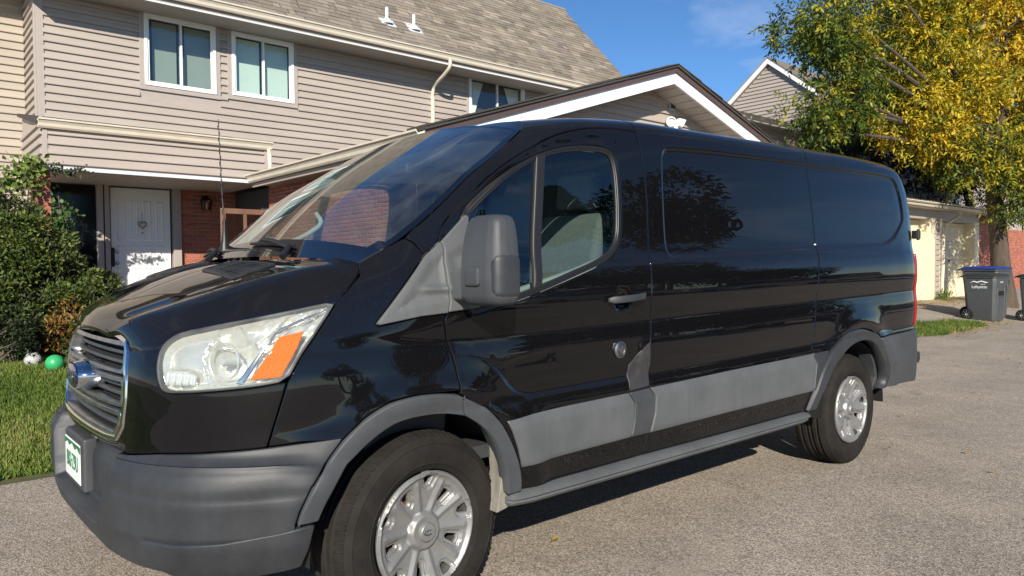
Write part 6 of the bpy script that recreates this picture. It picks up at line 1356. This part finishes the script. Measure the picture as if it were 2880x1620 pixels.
# ---- wheeled bins
M_BIN = mat('grey bin plastic', (.060, .066, .070), .5, var=.08, scale=6, bump=.08, bscale=200); M_LIDB = mat('blue lid', (.018, .045, .22), .4, var=.1); M_LIDG = mat('dark green lid', (.02, .05, .035), .45); M_LIDK = mat('charcoal lid', (.035, .037, .04), .45)
def bin_(label, loc, rz, h, w0, w1, d0, d1, lidm, wordmark=None, number=None, group='wheeled bins'):
    """cart body tapering to its foot, with recessed flank, rim, lid, axle wheels and handle; front faces local -y"""
    r = empty('wheeled_bin', (0, 0, 0)); tag(r, label, 'bin', group)
    def ring(z, w_, d_, c=.05): return [(-w_/2+c,-d_/2,z),(w_/2-c,-d_/2,z),(w_/2,-d_/2+c,z),(w_/2,d_/2-c,z),(w_/2-c,d_/2,z),(-w_/2+c,d_/2,z),(-w_/2,d_/2-c,z),(-w_/2,-d_/2+c,z)]
    zs = [0, .04, .52*h, .72*h, .80*h, .86*h, .90*h]; f = lambda z, a, b: a+(b-a)*z/(.9*h)
    secs = [ring(z, f(z, w0, w1)-(.03 if z == 0 else 0)+(.012 if .7*h < z < .88*h else 0), f(z, d0, d1)+(.012 if .7*h < z < .88*h else 0)) for z in zs]
    ring_loft(secs, 'bin_body', M_BIN, r)
    # front ribs and flank recess panel
    for s in (-1, 1):
        x = s*(w0*.5-.07); MB().add([(x-.02,-d0/2-.002,.06),(x+.02,-d0/2-.002,.06),(x+.02,-f(.68*h,d0,d1)/2-.004,.68*h),(x-.02,-f(.68*h,d0,d1)/2-.004,.68*h),(x-.01,-d0/2-.022,.06),(x+.01,-d0/2-.022,.06),(x+.01,-f(.68*h,d0,d1)/2-.02,.68*h),(x-.01,-f(.68*h,d0,d1)/2-.02,.68*h)], [(4,5,6,7),(0,1,5,4),(1,2,6,5),(2,3,7,6),(3,0,4,7)]).build('bin_rib', M_BIN, r)
    hf = MB().box(-w1*.30, w1*.30, -f(.55*h, d0, d1)/2-.012, -f(.55*h, d0, d1)/2+.05, .50*h, .525*h).build('grab_bar', M_BIN, r, bevel=.006)
    MB().box(-w1*.26, w1*.26, -f(.58*h, d0, d1)/2-.006, -f(.58*h, d0, d1)/2+.01, .53*h, .62*h).build('grab_pocket', M_BLACK, r)
    V = ring(.895*h, w1+.05, d1+.04); V2 = ring(.93*h, w1+.06, d1+.05); ring_loft([V, V2], 'bin_rim', M_BIN, r)
    ring_loft([ring(.932*h, w1+.085, d1+.08), ring(.945*h, w1+.09, d1+.085), ring(.972*h, w1+.02, d1+.0, .08), ring(.985*h, w1*.75, d1*.7, .1), ring(.99*h, w1*.3, d1*.3, .06)], 'bin_lid', lidm, r)
    MB().tube([(-w1*.42, d1/2+.03, .93*h), (-w1*.42, d1/2+.10, .92*h), (w1*.42, d1/2+.10, .92*h), (w1*.42, d1/2+.03, .93*h)], .016, 8).build('handle', M_BIN, r, smooth=True)
    for s in (-1, 1):
        x = s*(w0/2+.015); wl = MB().lathe([(.0,-.022),(.05,-.022),(.105,-.026),(.125,-.02),(.128,0),(.125,.02),(.105,.026),(.0,.02)], (x, d0/2-.01, .128), 'x', 28).build('wheel', M_TYRE, r, smooth=True)
        MB().lathe([(.0,-.034*s if s < 0 else .034),(.018,.034*s),(.02,.02*s)], (x, d0/2-.01, .128), 'x', 14).build('hub_cap', M_FASC, wl, smooth=True)
        for k in range(8):
            t = math.pi*k/4; MB().tube([(x+s*.026, d0/2-.01+.025*math.cos(t), .128+.025*math.sin(t)), (x+s*.026, d0/2-.01+.092*math.cos(t), .128+.092*math.sin(t))], .009, 5).build('spoke', M_BIN, wl)
    SIDE = Matrix(((0, 0, -1), (-1, 0, 0), (0, 1, 0)))     # reads on the left flank
    if wordmark:
        xx = -f(.75*h, w0, w1)/2-.009; Wm = empty('x', (0,0,0)); bpy.data.objects.remove(Wm)
        text(wordmark[0], .034, Vector((xx-.001, -.07, .762*h)), SIDE, M_FASC, 'bin_lettering', r, sx=1.0)
        text(wordmark[1], .095, Vector((xx, 0, .705*h)), SIDE, M_FASC, 'bin_lettering', r, sx=.92)
        crest = [(-.20,.78),(-.12,.815),(-.04,.79),(.04,.82),(.13,.79),(.19,.80),(.12,.818),(.04,.838),(-.04,.812),(-.12,.832)]
        MB().prism([(-a, b*h) for a, b in crest], 'x', xx-.003, xx-.001).build('bin_crest', M_FASC, r)
    if number: text(number, .045, Vector((0, -f(.80*h, d0, d1)/2-.0105, .80*h)), Matrix(((1, 0, 0), (0, 0, -1), (0, 1, 0))), M_FASC, 'bin_number', r)
    r.rotation_euler = (0, 0, rz); r.location = (loc[0], loc[1], float(ground_z(loc[0], loc[1]))); return r
bin_('smaller grey wheeled bin with white Lafayette lettering beside the cream doors', (18.25, 3.42), math.radians(-8), 1.06, .46, .58, .56, .64, M_LIDK, ('City of', 'Lafayette'), '04 167')
bin_('taller grey wheeled bin with a blue lid behind the lettered one', (18.95, 3.62), math.radians(-8), 1.20, .52, .66, .64, .76, M_LIDB)
bin_('grey wheeled bin with dark green lid at the right edge', (19.2, 2.62), math.radians(-10), 1.08, .46, .58, .56, .64, M_LIDG, None, 'P0 12078')
# ---- cars parked across the lot (they show in the van's paint)
def car(label, loc, rz, m, suv=False):
    r = empty('parked_car', (0, 0, 0)); tag(r, label, 'car', 'cars parked across the lot'); H_ = 1.72 if suv else 1.45
    low_ = [(-2.2,.35),(-2.28,.6),(-2.2,.80),(-1.3,.95),(1.5,1.0),(2.15,.92),(2.25,.65),(2.2,.35)]
    MB().prism(low_, 'y', -.88, .88).build('car_body', m, r, bevel=.09, seg=3)
    cab = [(-1.25,.94),(-.55,H_-.03),(.2,H_),(1.1,H_-.03),(1.75 if suv else 1.45,.98)]; MB().prism(cab, 'y', -.72, .72).build('cabin_glass', mat('car glass', (.01, .012, .014), .03, coat=1), r, bevel=.06, seg=2)
    MB().prism([(-.58,H_-.05),(.2,H_-.02),(1.12,H_-.05),(1.05,H_+.02),(.2,H_+.04),(-.5,H_+.02)], 'y', -.70, .70).build('car_roof', m, r, bevel=.03)
    for x in (-1.4, 1.35):
        for y in (-.80, .80): w_ = MB().lathe([(.0,-.09),(.2,-.1),(.32,-.09),(.33,0),(.32,.09),(.2,.1),(.0,.09)], (x, y, .33), 'y', 24).build('wheel', M_TYRE, r, smooth=True); MB().lathe([(.0,-.115),(.19,-.11),(.2,-.1)] if y < 0 else [(.2,.1),(.19,.11),(.0,.115)], (x, y, .33), 'y', 20).build('wheel_trim', M_CAP, w_, smooth=True)
    for y in (-.62, .62): MB().box(-2.27, -2.15, y-.16, y+.16, .66, .78).build('headlight', M_FLUTE, r, bevel=.02); MB().box(2.17, 2.262, y-.14, y+.14, .74, .88).build('tail_light', M_RED, r, bevel=.02)
    r.location = loc; r.rotation_euler = (0, 0, rz)
cp = lambda n, c: mat(n, c, .25, coat=1)
car('white sport utility car parked across the lot under the conifer', (13.0, -10.5, 0), math.radians(15), cp('white car paint', (.75, .75, .74)), True)
car('pale saloon car parked across the lot', (19.5, -9.5, 0), math.radians(10), cp('pale car paint', (.7, .7, .7)))
car('dark red car parked across the lot nearest the photographer', (4.8, -9.0, 0), math.radians(8), cp('red car paint', (.25, .012, .015)))
car('white tall car at the far end of the lot', (27.5, -11.0, 0), math.radians(12), cp('bright white paint', (.8, .8, .8)), True)
